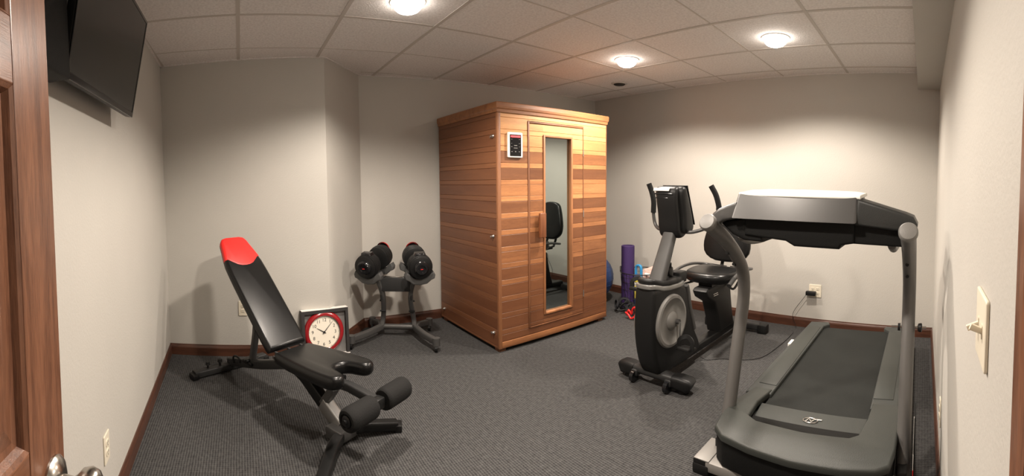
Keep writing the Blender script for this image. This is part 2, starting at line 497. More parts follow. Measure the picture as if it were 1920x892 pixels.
# perimeter angle
bm = bm_new()
poly = [NE, NW, C_, B_, A_, SE]
for i in range(6):
    p = Vector((*poly[i], 0)); q = Vector((*poly[(i + 1) % 6], 0)); d = (q - p).normalized(); inn = Vector((-d.y, d.x, 0))
    if i == 5: continue
    v = [bm.verts.new(Vector((w.x, w.y, z))) for z in (H - .004, H) for w in (p, q, q + inn * .018, p + inn * .018)]
    for f in ((0, 1, 2, 3), (4, 5, 6, 7), (0, 1, 5, 4), (1, 2, 6, 5), (2, 3, 7, 6), (3, 0, 4, 7)): bm.faces.new([v[k] for k in f])
obj('wall_angle_trim', bm, 'tile', ceil, smooth=False)

# soffit along the right wall
bm = bm_new(); b2(bm, (-.083, -.60, 2.197), (.115, 3.93, H + .01)); struct('wall_soffit', bm, 'wall', smooth=False)

# baseboards, profile with a rounded top
def baseboard(name, runs, m='base'):
    bm = bm_new()
    for p, q in runs:
        p = Vector((*p, 0)); q = Vector((*q, 0)); d = (q - p).normalized(); inn = Vector((-d.y, d.x, 0))
        prof = [(0, 0), (.014, 0), (.014, .062), (.011, .072), (.0075, .080), (.006, .088), (0, .088)]
        r0 = [bm.verts.new(p + inn * a + Vector((0, 0, z))) for a, z in prof]
        r1 = [bm.verts.new(q + inn * a + Vector((0, 0, z))) for a, z in prof]
        bridge(bm, r0, r1); bm.faces.new(r0); bm.faces.new(list(reversed(r1)))
    struct(name, bm, m, smooth=False)
baseboard('baseboard_far', [(NE, NW)])
baseboard('baseboard_back', [(NW, C_)], 'basey')
baseboard('baseboard_angled', [(C_, B_)])
baseboard('baseboard_back_left', [(B_, A_)], 'basey')
baseboard('baseboard_left', [(A_, SE)])
baseboard('baseboard_right', [((.11, .434), NE)], 'basey')

# door casing around the opening
bm = bm_new()
prof = [(0, 0), (.060, 0), (.060, .010), (.050, .016), (.030, .013), (.012, .018), (0, .014)]
for y0, s in ((DY1, 1),):
    r0 = [bm.verts.new((.11 - t, y0 + s * w, 0)) for w, t in prof]; r1 = [bm.verts.new((.11 - t, y0 + s * w, DH + .07)) for w, t in prof]
    bridge(bm, r0, r1); bm.faces.new(r0); bm.faces.new(list(reversed(r1)))
b2(bm, (.094, DY0 - .075, 0), (.112, DY0 - .036, DH + .07), .003)
b2(bm, (.094, DY0 - .07, DH), (.112, DY1, DH + .07), .003)
struct('trim_1', bm, 'door', smooth=False)
bm = bm_new()
b2(bm, (.112, DY1 - .018, 0), (.215, DY1 + .002, DH)); b2(bm, (.132, DY0 - .002, 0), (.215, DY0 + .018, DH)); b2(bm, (.132, DY0, DH - .018), (.215, DY1, DH + .002))
struct('trim_2', bm, 'door', smooth=False)

# ------------------------------------------------------------------ oak panel door, standing open
x0, x1, yf, yb = -.624, .090, -.285, -.320
bm = bm_new()
ST = .112
rails = [(0.012, .22), (.86, 1.002), (1.500, 1.592), (1.90, 2.02)]
for a, b in ((x0, x0 + ST), (x1 - ST, x1)): b2(bm, (a, yb, .012), (b, yf, 2.02), .002)
door = struct('door_1', bm, 'door', smooth=False)
bm = bm_new()
for a, b in rails: b2(bm, (x0 + ST, yb + .0005, a), (x1 - ST, yf - .0005, b), .002)
obj('rail', bm, 'doorx', door, smooth=False)
def door_panel(za, zb):
    bm = bm_new(); a, b = x0 + ST, x1 - ST
    steps = [(0, .0), (.006, -.004), (.012, -.013), (.022, -.014), (.050, -.004), (.056, -.003)]
    rg = []
    for ins, dy in steps:
        rg.append([bm.verts.new((x, yf + dy - .001, z)) for x, z in ((a + ins, za + ins), (b - ins, za + ins), (b - ins, zb - ins), (a + ins, zb - ins))])
    for i in range(len(rg) - 1): bridge(bm, rg[i], rg[i + 1])
    bm.faces.new(rg[-1])
    bk = [bm.verts.new((x, yb + .004, z)) for x, z in ((a, za), (b, za), (b, zb), (a, zb))]
    bridge(bm, bk, rg[0]); bm.faces.new(bk)
    obj('panel', bm, 'door', door, smooth=False)
door_panel(.22, .86); door_panel(1.002, 1.500); door_panel(1.592, 1.90)
kx, kz = -.578, .925
bm = bm_new()
lathe(bm, (kx, yf, kz), (0, 1, 0), [(0, .034), (.004, .035), (.010, .031), (.016, .020), (.018, .014), (.018, 0)])
ros = obj('rosette', bm, 'nickel', door)
bm = bm_new()
lathe(bm, (kx, yf + .012, kz), (0, 1, 0), [(0, .012), (.022, .011), (.028, .016), (.036, .025), (.048, .0285), (.058, .025), (.064, .017), (.066, .008), (.066, 0)])
obj('knob', bm, 'nickel', ros)
bm = bm_new(); b2(bm, (x0 - .0015, yb + .006, .875), (x0 + .001, yf - .006, .935)); obj('latch_plate', bm, 'nickel', door)
for z in (.25, 1.05, 1.80):
    bm = bm_new(); cyl(bm, (x1 + .005, yb - .006, z - .045), (x1 + .005, yb - .006, z + .045), .006, n=12); obj('hinge', bm, 'nickel', door)

# ------------------------------------------------------------------ electrical plates
def outlet(label, P, u, nrm, gangs=1, w=.072, h=.118, group=None):
    """duplex receptacle plate centred at P; u = horizontal direction along the wall, nrm = into the room"""
    P = Vector(P); u = Vector(u).normalized(); n = Vector(nrm).normalized(); z = Vector((0, 0, 1))
    rz = math.atan2(n.y, n.x)
    t = thing('wall_outlet', label, 'outlet', P, rz, group)
    def M(dx, dz, d0): return basis(P + u * dx + z * dz + n * d0, u, z, u.cross(z) if u.cross(z).dot(n) > 0 else -(u.cross(z)))
    W = w if gangs == 1 else .118
    bm = bm_new(); prism(bm, rrect(W, h, .006), .006, M(0, 0, 0), .0025); obj('cover_plate', bm, 'ivory', t)
    offs = [0] if gangs == 1 else [-.023, .023]
    for g in offs:
        for dz in (-.0195, .0195):
            bm = bm_new(); prism(bm, rrect(.033, .028, .010), .003, M(g, dz, .0055), .001); r = obj('receptacle', bm, 'ivory', t)
            bm = bm_new()
            for dx in (-.0065, .0065): prism(bm, rrect(.0022, .009, .0008, 1), .0012, M(g + dx, dz + .003, .008))
            prism(bm, circ(.0026, 8), .0012, M(g, dz - .008, .008)); obj('slots', bm, 'slot', r, smooth=False)
    return t
dAB = (Vector((*A_, 0)) - Vector((*B_, 0))).normalized(); nAB = Vector((-dAB.y, dAB.x, 0))
pAB = Vector((*B_, 0)) + dAB * ((.686 - (-.005)) / abs(dAB.y)); outlet('ivory duplex outlet low on the grey wall behind the weight bench', (pAB.x, pAB.y, .383), dAB, nAB)
dS = (Vector((*SE, 0)) - Vector((*A_, 0))).normalized(); nS = Vector((-dS.y, dS.x, 0))
def on_left(x): 
    t = (x - A_[0]) / (SE[0] - A_[0]); return A_[1] + (SE[1] - A_[1]) * t
outlet('ivory duplex outlet on the left wall between the open door and corner', (-1.66, on_left(-1.66), .312), dS, nS)
def on_far(x):
    t = (x - NW[0]) / (NE[0] - NW[0]); return NW[1] + (NE[1] - NW[1]) * t
dN = (Vector((*NW, 0)) - Vector((*NE, 0))).normalized(); nN = Vector((-dN.y, dN.x, 0))
outlet('ivory four-socket outlet with a black adapter plugged in', (-.975, on_far(-.975), .350), dN, nN, gangs=2)
outlet('ivory outlet on the far wall behind the wire basket', (-2.715, on_far(-2.715), .420), dN, nN)
outlet('ivory outlet low on the right wall beside the treadmill', (.11, 2.02, .29), (0, 1, 0), (-1, 0, 0))

t = thing('light_switch', 'ivory toggle light switch plate on the right wall', 'light switch', (.11, .735, 1.112), PI)
Ms = lambda dy, dz, d0: basis((.11 - d0, .735 + dy, 1.112 + dz), (0, 1, 0), (0, 0, 1), (-1, 0, 0))
bm = bm_new(); prism(bm, rrect(.116, .118, .006), .007, Ms(0, 0, 0), .0028); obj('cover_plate', bm, 'ivory', t)
for g, up in ((-.023, 1), (.023, -1)):
    bm = bm_new(); prism(bm, rrect(.0105, .024, .002, 1), .002, Ms(g, 0, .0065)); fr = obj('toggle_collar', bm, 'ivory', t)
    bm = bm_new(); sweep(bm, [(.106, .735 + g, 1.112), (.090, .735 + g, 1.112 + up * .006), (.083, .735 + g, 1.112 + up * .009)], rrect(.0085, .011, .003, 2)); obj('toggle', bm, 'ivory', t)

# ------------------------------------------------------------------ ceiling fixtures
def downlight(x, y, label):
    t = thing('recessed_light', label, 'ceiling light', (x, y, H), 0, 'recessed ceiling lights')
    bm = bm_new(); lathe(bm, (x, y, H), (0, 0, -1), [(0, .100), (.004, .099), (.006, .092), (.005, .082), (.0, .080)], 40); obj('trim_ring', bm, 'white', t)
    bm = bm_new(); lathe(bm, (x, y, H - .0015), (0, 0, -1), [(0, .080), (.016, .080), (.032, .074), (.046, .060), (.055, .040), (.059, .020), (.060, 0)], 40); o = obj('lens', bm, 'lens', t)
    l = bpy.data.lights.new('lamp', 'SPOT'); l.energy = LAMP; l.color = (1.0, .885, .77); l.spot_size = math.radians(153); l.spot_blend = .45
    l.shadow_soft_size = .06
    lo = bpy.data.objects.new('bulb', l); col.objects.link(lo); lo.parent = t; lo.location = (0, 0, -.070)
    return t
LAMP = 196
downlight(-2.255, .935, 'round recessed light nearest the top edge, over the carpet by the weight bench')
downlight(-2.29, 2.81, 'round recessed light just in front of the cedar sauna')
downlight(-1.035, 2.855, 'round recessed light above the treadmill, near the far wall')
downlight(-1.035, .935, 'round recessed light overhead near the doorway')

t = thing('ceiling_vent', 'small round ceiling vent above the corner beside the sauna', 'vent', (-2.90, 3.44, H))
bm = bm_new(); lathe(bm, (-2.90, 3.44, H), (0, 0, -1), [(0, .085), (.004, .084), (.009, .070), (.010, .062), (.004, .060), (.004, 0)], 36); obj('flange', bm, 'tbar', t)
bm = bm_new(); lathe(bm, (-2.90, 3.44, H - .009), (0, 0, -1), [(0, .060), (.004, .058), (.010, .050), (.012, .040), (.012, 0)], 36); obj('grille', bm, 'wire', t)

# ------------------------------------------------------------------ television
tv_rx = math.radians(12)
tv = thing('television', 'black flat television tilted down high on the left wall', 'television', (-1.57, -.50, 1.69))
# panel frame: bottom edge at z 1.69, leaning out at the top
xT, yB, zB = (Vector((1, 0, 0)), None, None)
up = Vector((0, math.sin(tv_rx), math.cos(tv_rx))); nn = Vector((0, math.cos(tv_rx), -math.sin(tv_rx)))
yaw = math.radians(0)
def TVM(dx, du, dn): return basis(Vector((-1.57, -.485, 1.688)) + Vector((1, 0, 0)) * dx + up * du + nn * dn, (1, 0, 0), up, -nn if Vector((1, 0, 0)).cross(up).dot(nn) < 0 else nn)
Wt, Ht = .78, .435
bm = bm_new(); M0 = TVM(0, Ht / 2, 0)
sg = 1 if Vector((M0[0][2], M0[1][2], M0[2][2])).dot(nn) > 0 else -1
prism(bm, rrect(Wt, Ht, .008), .028, TVM(0, Ht / 2, -.028 if sg > 0 else 0), .004); obj('casing', bm, 'black', tv)
bm = bm_new()
for (cx, cy, w, h) in ((0, Ht / 2 - .006, Wt, .012), (0, -Ht / 2 + .011, Wt, .022), (-Wt / 2 + .006, 0, .012, Ht), (Wt / 2 - .006, 0, .012, Ht)):
    prism(bm, rrect(w, h, .003, 1), .005, TVM(cx, Ht / 2 + cy, 0 if sg > 0 else .005), .0012)
obj('bezel', bm, 'gloss_black', tv)
bm = bm_new(); prism(bm, rrect(Wt - .022, Ht - .032, .002, 1), .003, TVM(0, Ht / 2 + .005, 0 if sg > 0 else .003)); obj('screen', bm, 'screen', tv)
bm = bm_new(); prism(bm, rrect(.46, .26, .03), .035, TVM(.02, Ht / 2 - .02, -.062 if sg > 0 else -.027), .008); obj('rear_housing', bm, 'black', tv)

mt = thing('wall_bracket', 'black wall bracket with hanging cables beside the near edge of the television', 'bracket', (-.98, -.56, 1.70))
yw = on_left(-1.0)
bm = bm_new(); b2(bm, (-1.70, yw, 1.79), (-.80, yw + .022, 2.06), .004); obj('wall_plate', bm, 'satin_black', mt)
bm = bm_new(); b2(bm, (-1.172, yw + .022, 1.676), (-.72, yw + .095, 2.15), .008); obj('equipment_box', bm, 'hood_dark', mt)
bm = bm_new(); sweep(bm, [(-1.50, yw + .02, 1.92), (-1.50, -.545, 1.915)], rrect(.05, .05, .01)); obj('tilt_arm', bm, 'satin_black', mt)
for x, s in ((-.93, .06), (-1.03, .03)):
    bm = bm_new(); tube(bm, [(x, yw + .05, 1.70), (x + .004, yw + .052, 1.66), (x + .022, yw + .05, 1.66 - s), (x - .015, yw + .03, 1.655 - s), (x - .03, yw + .03, 1.675)], .0035, 8, smooth=5); obj('cable', bm, 'black', mt)

# ------------------------------------------------------------------ cedar sauna
SX, SY0, SY1, SZ0, SZ1, SB = -2.790, 1.875, 3.115, .030, 1.955, -3.800
sn = thing('sauna', 'cedar infrared sauna cabinet with a narrow glass door', 'sauna', (-3.29, 2.49, 0))
def boards(bm, axis, a0, a1, face, out, z0, z1, seed, pitch=.1312, thick=.012, phase=0.0, tones=((.56, .24), (.14, .56)), rows=None):
    """tongue-and-groove boards: a wide one and a narrow one per pitch. axis 'y': run along y on the plane x=face; 'x': along x on y=face"""
    rnd = random.Random(seed); lay = bm.loops.layers.float_color.get('board') or bm.loops.layers.float_color.new('board')
    z = 1.885 - phase; lst = []
    while z > z0 - .2:
        lst += [(z - .040, z, True), (z - pitch, z - .040, False)]; z -= pitch
    for i, (b, t_, narrow) in enumerate(lst):
        b = max(b, z0); t_ = min(t_, z1)
        if t_ - b < .006: continue
        g = .0007; ch = .0018
        row = i // 2
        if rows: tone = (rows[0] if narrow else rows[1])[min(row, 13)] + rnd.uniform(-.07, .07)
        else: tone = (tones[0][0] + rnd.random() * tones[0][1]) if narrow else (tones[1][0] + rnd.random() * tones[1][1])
        prof = [(0, b + g), (thick - ch, b + g), (thick, b + g + ch), (thick, t_ - g - ch), (thick - ch, t_ - g), (0, t_ - g)]
        rr = []
        for a in (a0, a1):
            if axis == 'y': rr.append([bm.verts.new((face + out * d, a, zz)) for d, zz in prof])
            else: rr.append([bm.verts.new((a, face + out * d, zz)) for d, zz in prof])
        before = set(bm.faces); bridge(bm, rr[0], rr[1]); bm.faces.new(rr[0]); bm.faces.new(list(reversed(rr[1])))
        for f in bm.faces:
            if f not in before:
                for lp in f.loops: lp[lay] = (tone, rnd.random() if False else tone, tone, 1)
def tone_all(bm, v):
    lay = bm.loops.layers.float_color.get('board') or bm.loops.layers.float_color.new('board')
    for f in bm.faces:
        for lp in f.loops: lp[lay] = (v, v, v, 1)
FR = ([.98, .92, .84, .82, .70, .76, .70, .60, .52, .46, .42, .38, .34, .32], [.92, .86, .50, .34, .72, .36, .40, .32, .40, .26, .30, .24, .26, .22])  # board variation plus painted lamplight, bright top rows fading to dark bottom rows
fx = SX - .012       # boards' back plane; boards stand out to SX
DYa, DYb, DZa, DZb = 2.190, 2.800, .150, 1.812      # door leaf
GYa, GYb, GZa, GZb = 2.350, 2.648, .238, 1.712      # glass
# carcass
bm = bm_new()
b2(bm, (SB, SY0 + .030, SZ0 + .02), (SB + .02, SY1 - .012, 1.86)); b2(bm, (SB, SY1 - .04, SZ0), (SX - .012, SY1 - .012, 1.90))
b2(bm, (SB, SY0 + .012, SZ0), (SX - .012, SY0 + .03, 1.90))
b2(bm, (SB, SY0 + .012, SZ0), (SX - .012, SY1 - .012, SZ0 + .03)); b2(bm, (SB, SY0 + .012, 1.84), (SX - .012, SY1 - .012, 1.90))
b2(bm, (SX - .045, SY0 + .012, SZ0), (SX - .012, DYa - .001, 1.90)); b2(bm, (SX - .045, DYb + .001, SZ0), (SX - .012, SY1 - .012, 1.90))
b2(bm, (SX - .045, DYa, DZb + .002), (SX - .012, DYb, 1.90)); b2(bm, (SX - .045, DYa, SZ0), (SX - .012, DYb, DZa - .002))
obj('carcass', bm, 'cedar_in', sn, smooth=False)
bm = bm_new(); b2(bm, (SB + .02, SY0 + .03, .42), (SB + .48, SY1 - .04, .46), .004); obj('bench_seat', bm, 'cedar_in', sn)
# clad panels
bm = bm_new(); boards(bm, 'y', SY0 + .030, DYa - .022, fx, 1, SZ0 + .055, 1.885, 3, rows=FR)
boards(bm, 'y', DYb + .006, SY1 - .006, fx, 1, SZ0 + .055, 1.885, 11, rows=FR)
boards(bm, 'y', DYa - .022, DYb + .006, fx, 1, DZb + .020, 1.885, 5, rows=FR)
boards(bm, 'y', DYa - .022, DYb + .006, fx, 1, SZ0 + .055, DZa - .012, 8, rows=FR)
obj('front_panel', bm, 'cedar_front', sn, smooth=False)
bm = bm_new(); boards(bm, 'x', SB, SX - .018, SY0 + .012, -1, SZ0, 1.885, 21, tones=((.26, .08), (.10, .18))); obj('side_panel', bm, 'cedar_side', sn, smooth=False)  # near side: its shade is painted into these darker board tones
bm = bm_new(); boards(bm, 'x', SB, SX - .018, SY1 - .012, 1, SZ0, 1.885, 33); obj('side_panel', bm, 'cedar_side', sn, smooth=False)
for ya, yb_ in ((SY0 - .003, SY0 + .029), (SY1 - .006, SY1 + .003)):
    bm = bm_new(); b2(bm, (SX - .020, ya, SZ0), (SX + .004, yb_, 1.885), .003); tone_all(bm, .42); obj('corner_post', bm, 'cedar_trim', sn)
bm = bm_new(); b2(bm, (SX - .018, SY0 + .028, SZ0 + .002), (SX + .006, SY1 - .006, SZ0 + .052), .004); tone_all(bm, .45); obj('bottom_rail', bm, 'cedar_front', sn)
# roof with crown moulding
bm = bm_new()
prof = [(.0, 1.880), (.006, 1.880), (.007, 1.902), (.013, 1.910), (.015, 1.926), (.015, 1.952), (.011, 1.958), (0, 1.958)]
pts = [Vector((SB - .0, SY0 - .003, 0)), Vector((SX + .004, SY0 - .003, 0)), Vector((SX + .004, SY1 + .003, 0)), Vector((SB, SY1 + .003, 0))]
rg = []
for i, p in enumerate(pts):
    n_ = [Vector((0, -1, 0)), Vector((1, -1, 0)), Vector((1, 1, 0)), Vector((0, 1, 0))][i]
    rg.append([bm.verts.new(p + n_ * a + Vector((0, 0, z))) for a, z in prof])
for i in range(3): bridge(bm, rg[i], rg[i + 1])
bm.faces.new(rg[0]); bm.faces.new(list(reversed(rg[-1])))
tone_all(bm, .50)
obj('crown_moulding', bm, 'cedar_front', sn, smooth=False)
bm = bm_new(); b2(bm, (SB, SY0 - .002, 1.902), (SX + .003, SY1 + .002, 1.950), .002); tone_all(bm, .6); obj('roof', bm, 'cedar_side', sn)
# door surround strips
bm = bm_new()
b2(bm, (SX - .014, DYa - .020, DZa - .010), (SX + .006, DYa - .004, DZb + .018), .003)
b2(bm, (SX - .014, DYb + .001, DZa - .010), (SX + .003, DYb + .007, DZb + .018), .001)
b2(bm, (SX - .014, DYa - .004, DZb + .004), (SX + .005, DYb + .001, DZb + .018), .003)
b2(bm, (SX - .014, DYa - .004, DZa - .012), (SX + .004, DYb + .001, DZa - .003), .002)
tone_all(bm, .34); obj('door_surround', bm, 'cedar_trim', sn)
# the door leaf
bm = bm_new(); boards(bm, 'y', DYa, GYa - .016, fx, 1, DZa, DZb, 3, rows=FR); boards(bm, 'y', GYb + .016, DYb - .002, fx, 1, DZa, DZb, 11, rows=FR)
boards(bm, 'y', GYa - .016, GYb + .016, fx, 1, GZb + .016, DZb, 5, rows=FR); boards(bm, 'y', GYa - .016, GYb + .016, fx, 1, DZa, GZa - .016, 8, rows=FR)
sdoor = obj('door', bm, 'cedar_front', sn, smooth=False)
bm = bm_new()
b2(bm, (SX - .042, GYa - .018, GZa - .018), (SX + .010, GYa, GZb + .018), .003); b2(bm, (SX - .042, GYb, GZa - .018), (SX + .010, GYb + .018, GZb + .018), .003)
b2(bm, (SX - .042, GYa, GZb), (SX + .010, GYb, GZb + .018), .003); b2(bm, (SX - .042, GYa, GZa - .018), (SX + .012, GYb, GZa), .004)
tone_all(bm, .55); obj('glass_frame', bm, 'cedar_trim', sdoor)
bm = bm_new(); b2(bm, (SX - .026, GYa, GZa), (SX - .020, GYb, GZb)); obj('glass_pane', bm, 'glass', sdoor, smooth=False)
bm = bm_new(); b2(bm, (SX + .026, 2.258, .880), (SX + .054, 2.322, 1.085), .007, 3)
for z in (.925, 1.04): cyl(bm, (SX - .002, 2.29, z), (SX + .034, 2.29, z), .010, n=14)
obj('handle', bm, 'handle_wood', sdoor)
for z in (.32, 1.05, 1.60):
    bm = bm_new(); cyl(bm, (SX + .005, DYb + .002, z - .03), (SX + .005, DYb + .002, z + .03), .0045, n=12); obj('hinge', bm, 'hinge', sdoor)
# control panel
P = Vector((SX, 2.037, 1.632)); MP = lambda dy, dz, d: basis(P + Vector((d, dy, dz)), (0, 1, 0), (0, 0, 1), (1, 0, 0))
bm = bm_new(); prism(bm, rrect(.142, .198, .008), .016, MP(0, 0, 0), .004); cp = obj('control_panel', bm, 'white', sn)
bm = bm_new(); prism(bm, rrect(.108, .168, .002, 1), .002, MP(0, -.003, .0155)); kp = obj('keypad', bm, 'gloss_black', cp)
bm = bm_new(); prism(bm, rrect(.094, .014, .002, 1), .001, MP(0, .066, .0173)); obj('red_display', bm, 'led', cp)
bm = bm_new()
for dy, dz, w, h in ((-.038, .044, .012, .003), (.038, .044, .012, .003), (.038, .012, .012, .003), (-.038, .012, .006, .004), (0, -.004, .03, .006), (0, -.024, .036, .005), (.038, -.014, .012, .003), (-.038, -.014, .012, .004), (-.036, -.052, .010, .006), (0, -.052, .010, .008), (.036, -.052, .010, .006)):
    prism(bm, rrect(w, h, .001, 1), .0006, MP(dy, dz, .0175))
obj('key_legends', bm, 'cap', cp, smooth=False)
# cam locks on the side and the feet
for x, z in ((-2.845, 1.70), (-2.852, .918), (-2.858, .148), (-3.72, .127)):
    bm = bm_new(); lathe(bm, (x, SY0, z), (0, -1, 0), [(0, .013), (.006, .013), (.010, .009), (.018, .006), (.024, .008), (.026, 0)], 14)
    if x > -3: cyl(bm, (x - .03, SY0 + .002, z - .006), (x - .03, SY0 - .012, z - .006), .006, n=10)
    obj('cam_lock', bm, 'hinge', sn)
bm = bm_new(); cyl(bm, (-2.83, SY1 + .001, .185), (-2.83, SY1 + .03, .185), .022, n=16); obj('plug_hole_cover', bm, 'cedar_in', sn)
for x in (SX - .05, SB + .05):
    for y in (SY0 + .045, SY1 - .06):
        bm = bm_new(); b2(bm, (x - .032, y - .032, 0), (x + .032, y + .032, SZ0 + .004), .003); obj('foot', bm, 'cedar_in', sn)

# ------------------------------------------------------------------ weight bench
PH = .546
bench = thing('weight_bench', 'black adjustable weight bench with red-topped inclined backrest', 'weight bench', (-2.582, .270, 0), PH + PI)
TB, TS, HZ = .755, .046, .380
ub = Vector((math.cos(TB), 0, math.sin(TB))); nb = Vector((-math.sin(TB), 0, math.cos(TB)))
MB = lambda d: basis(Vector((0, 0, HZ)) + nb * d, ub, (0, 1, 0), ub.cross(Vector((0, 1, 0))))
# ub x Y = normal pointing which way
nbz = ub.cross(Vector((0, 1, 0)))
def back_w(u):
    pts = [(0, .128), (.02, .138), (.10, .143), (.30, .145), (.56, .147), (.66, .144), (.72, .134), (.80, .116), (.86, .104), (.885, .085), (.895, .05)]
    for (a, wa), (b, wb) in zip(pts, pts[1:]):
        if a <= u <= b: return wa + (wb - wa) * (u - a) / (b - a)
    return .05
us = [.012, .03, .10, .20, .30, .40, .50, .58, .66, .70, .74, .78, .82, .85, .870, .884, .893]
outl = [(u, back_w(u)) for u in us] + [(u, -back_w(u)) for u in reversed(us)]
def cushion(outline, th, r, M):
    bm = bm_new(); prism(bm, outline, th, M, r); return bm
s_ = -1 if nbz.dot(nb) < 0 else 1
bm = cushion(outl, .062, .022, basis(Vector((0, 0, HZ)) + nb * (-.062 if s_ > 0 else 0), ub, (0, 1, 0), nbz))
obj('backrest_pad', bm, 'vinyl', bench, world=False)
us2 = [.70, .74, .78, .82, .85, .870, .884, .8935]
low = [(.668, -.10), (.640, -.066), (.628, -.033), (.625, 0), (.628, .033), (.640, .066), (.668, .10)]
o2 = [(u, back_w(u)) for u in us2] + [(u, -back_w(u)) for u in reversed(us2)] + low
o2 = [(u, v * 1.012 if abs(v) > .08 else v) for u, v in o2]
bm = bm_new(); Mr = basis(Vector((0, 0, HZ)) + nb * (-.048 if s_ > 0 else .0025), ub, (0, 1, 0), nbz)
prism(bm, o2, .0505, Mr, .019); obj('red_head_cover', bm, 'red_vinyl', bench, world=False)['label'] = 'red vinyl head cover'
# seat, with the notch between two lobes at the front
uf = Vector((-math.cos(TS), 0, math.sin(TS))); nsv = Vector((math.sin(TS), 0, math.cos(TS)))
so = [(.012, .128), (.03, .136), (.12, .150), (.26, .160), (.40, .166), (.49, .165), (.535, .152), (.552, .120), (.550, .092), (.530, .068), (.490, .056), (.445, .048), (.420, .024)]
so = so + [(u, -v) for u, v in reversed(so)]
yl = Vector((0, 1, 0)); zc = uf.cross(yl); s2 = 1 if zc.dot(nsv) > 0 else -1
bm = bm_new(); prism(bm, chaikin(so, 1), .072, basis(Vector((0, 0, HZ)) + nsv * (-.072 if s2 > 0 else 0), uf, yl, zc), .026)
obj('seat_pad', bm, 'vinyl', bench, world=False)
# hinge brackets seen between the pads
bm = bm_new()
for y in (-.095, .0, .095):
    bx(bm, (.004, y, HZ - .018), (.035, .014, .012), None, .003)
    cyl(bm, (.002, y - .012, HZ - .028), (.002, y + .012, HZ - .028), .008, n=10)
cyl(bm, (.004, -.12, HZ - .04), (.004, .12, HZ - .04), .011, n=12)
obj('hinge', bm, 'gun', bench, world=False)
# frame
bm = bm_new(); sweep(bm, [(.035, 0, .305), (-.14, 0, .245), (-.395, 0, .085)], rrect(.052, .072, .008)); obj('main_beam', bm, 'satin_black', bench, world=False)
bm = bm_new(); sweep(bm, [(-.300, 0, .150), (-.430, 0, .066)], rrect(.060, .080, .008)); obj('front_sleeve', bm, 'silver', bench, world=False)
bm = bm_new(); sweep(bm, [(.03, 0, .265), (.30, 0, .175), (.74, 0, .052)], rrect(.052, .056, .008)); obj('rear_beam', bm, 'gun_dark', bench, world=False)
bm = bm_new(); sweep(bm, [(.43, .0, .150), (.375, 0, .36), (.335, 0, .615)], rrect(.045, .030, .006)); obj('support_strut', bm, 'gun', bench, world=False)
bm = bm_new(); bx(bm, (.435, 0, .150), (.11, .085, .022), None, .004); cyl(bm, (.43, -.05, .165), (.43, .05, .165), .012, n=12); obj('strut_bracket', bm, 'black', bench, world=False)
bm = bm_new(); sweep(bm, [(-.03, 0, .30), (-.10, 0, .300), (-.44, 0, .318)], rrect(.07, .028, .005)); obj('seat_rail', bm, 'black', bench, world=False)
bm = bm_new(); sweep(bm, [(-.30, 0, .145), (-.372, 0, .240), (-.392, 0, .318)], rrect(.055, .045, .008)); obj('seat_post', bm, 'gun', bench, world=False)
bm = bm_new(); b2(bm, (-.50, -.075, .020), (-.385, .075, .080), .006); obj('foot_bracket', bm, 'gun', bench, world=False)
# front and rear feet
bm = bm_new(); sweep(bm, [(-.640, .330, .030), (-.520, .150, .046), (-.445, 0, .052), (-.520, -.130, .046), (-.610, -.245, .030)], rrect(.060, .050, .010), up=Vector((0, 0, 1))); obj('front_foot', bm, 'satin_black', bench, world=False)
for x, y in ((-.646, .338), (-.616, -.252)):
    bm = bm_new(); bx(bm, (x, y, .020), (.070, .040, .040), Matrix.Rotation(math.copysign(.9, y), 3, 'Z') @ Matrix.Rotation(0, 3, 'Z'), .008); obj('foot_cap', bm, 'black', bench, world=False)
bm = bm_new(); sweep(bm, [(.715, -.29, .032), (.715, .31, .032)], rrect(.060, .046, .010)); obj('rear_foot', bm, 'gun_dark', bench, world=False)
for y in (-.29, .31):
    bm = bm_new(); bx(bm, (.715, y, .020), (.075, .05, .040), None, .010); obj('foot_cap', bm, 'black', bench, world=False)
for y in (.20, .10):
    bm = bm_new(); cyl(bm, (.715, y, .05), (.715, y, .085), .008, n=10); cyl(bm, (.715, y, .080), (.715, y, .100), .018, .014, n=12); obj('adjustment_peg', bm, 'black', bench, world=False)
bm = bm_new(); tube(bm, [(.63, .03, .085), (.63, .035, .125), (.60, .035, .145), (.56, .03, .14), (.55, .03, .11)], .007, 8, smooth=4); obj('carry_loop', bm, 'black', bench, world=False)
# leg hold-down with foam rollers
bm = bm_new(); sweep(bm, [(-.375, 0, .292), (-.50, 0, .300), (-.640, 0, .287), (-.690, 0, .276)], rrect(.045, .045, .008)); obj('leg_hold_down', bm, 'gun_dark', bench, world=False)
bm = bm_new(); cyl(bm, (-.690, -.235, .276), (-.690, .235, .276), .0125, n=14); bx(bm, (-.690, 0, .276), (.05, .06, .055), None, .008); obj('roller_bar', bm, 'black', bench, world=False)
for s in (-1, 1):
    bm = bm_new(); lathe(bm, (-.690, s * .036, .276), (0, s, 0), [(0, .014), (0, .046), (.006, .053), (.02, .056), (.15, .057), (.175, .054), (.184, .047), (.186, .036), (.178, .030), (.176, .014)], 28)
    ro = obj('leg_roller', bm, 'rubber', bench, world=False)
    bm = bm_new(); lathe(bm, (-.690, s * .208, .276), (0, s, 0), [(0, .028), (.012, .027), (.016, .02), (.016, 0)], 18); obj('end_cap', bm, 'black', ro, world=False)

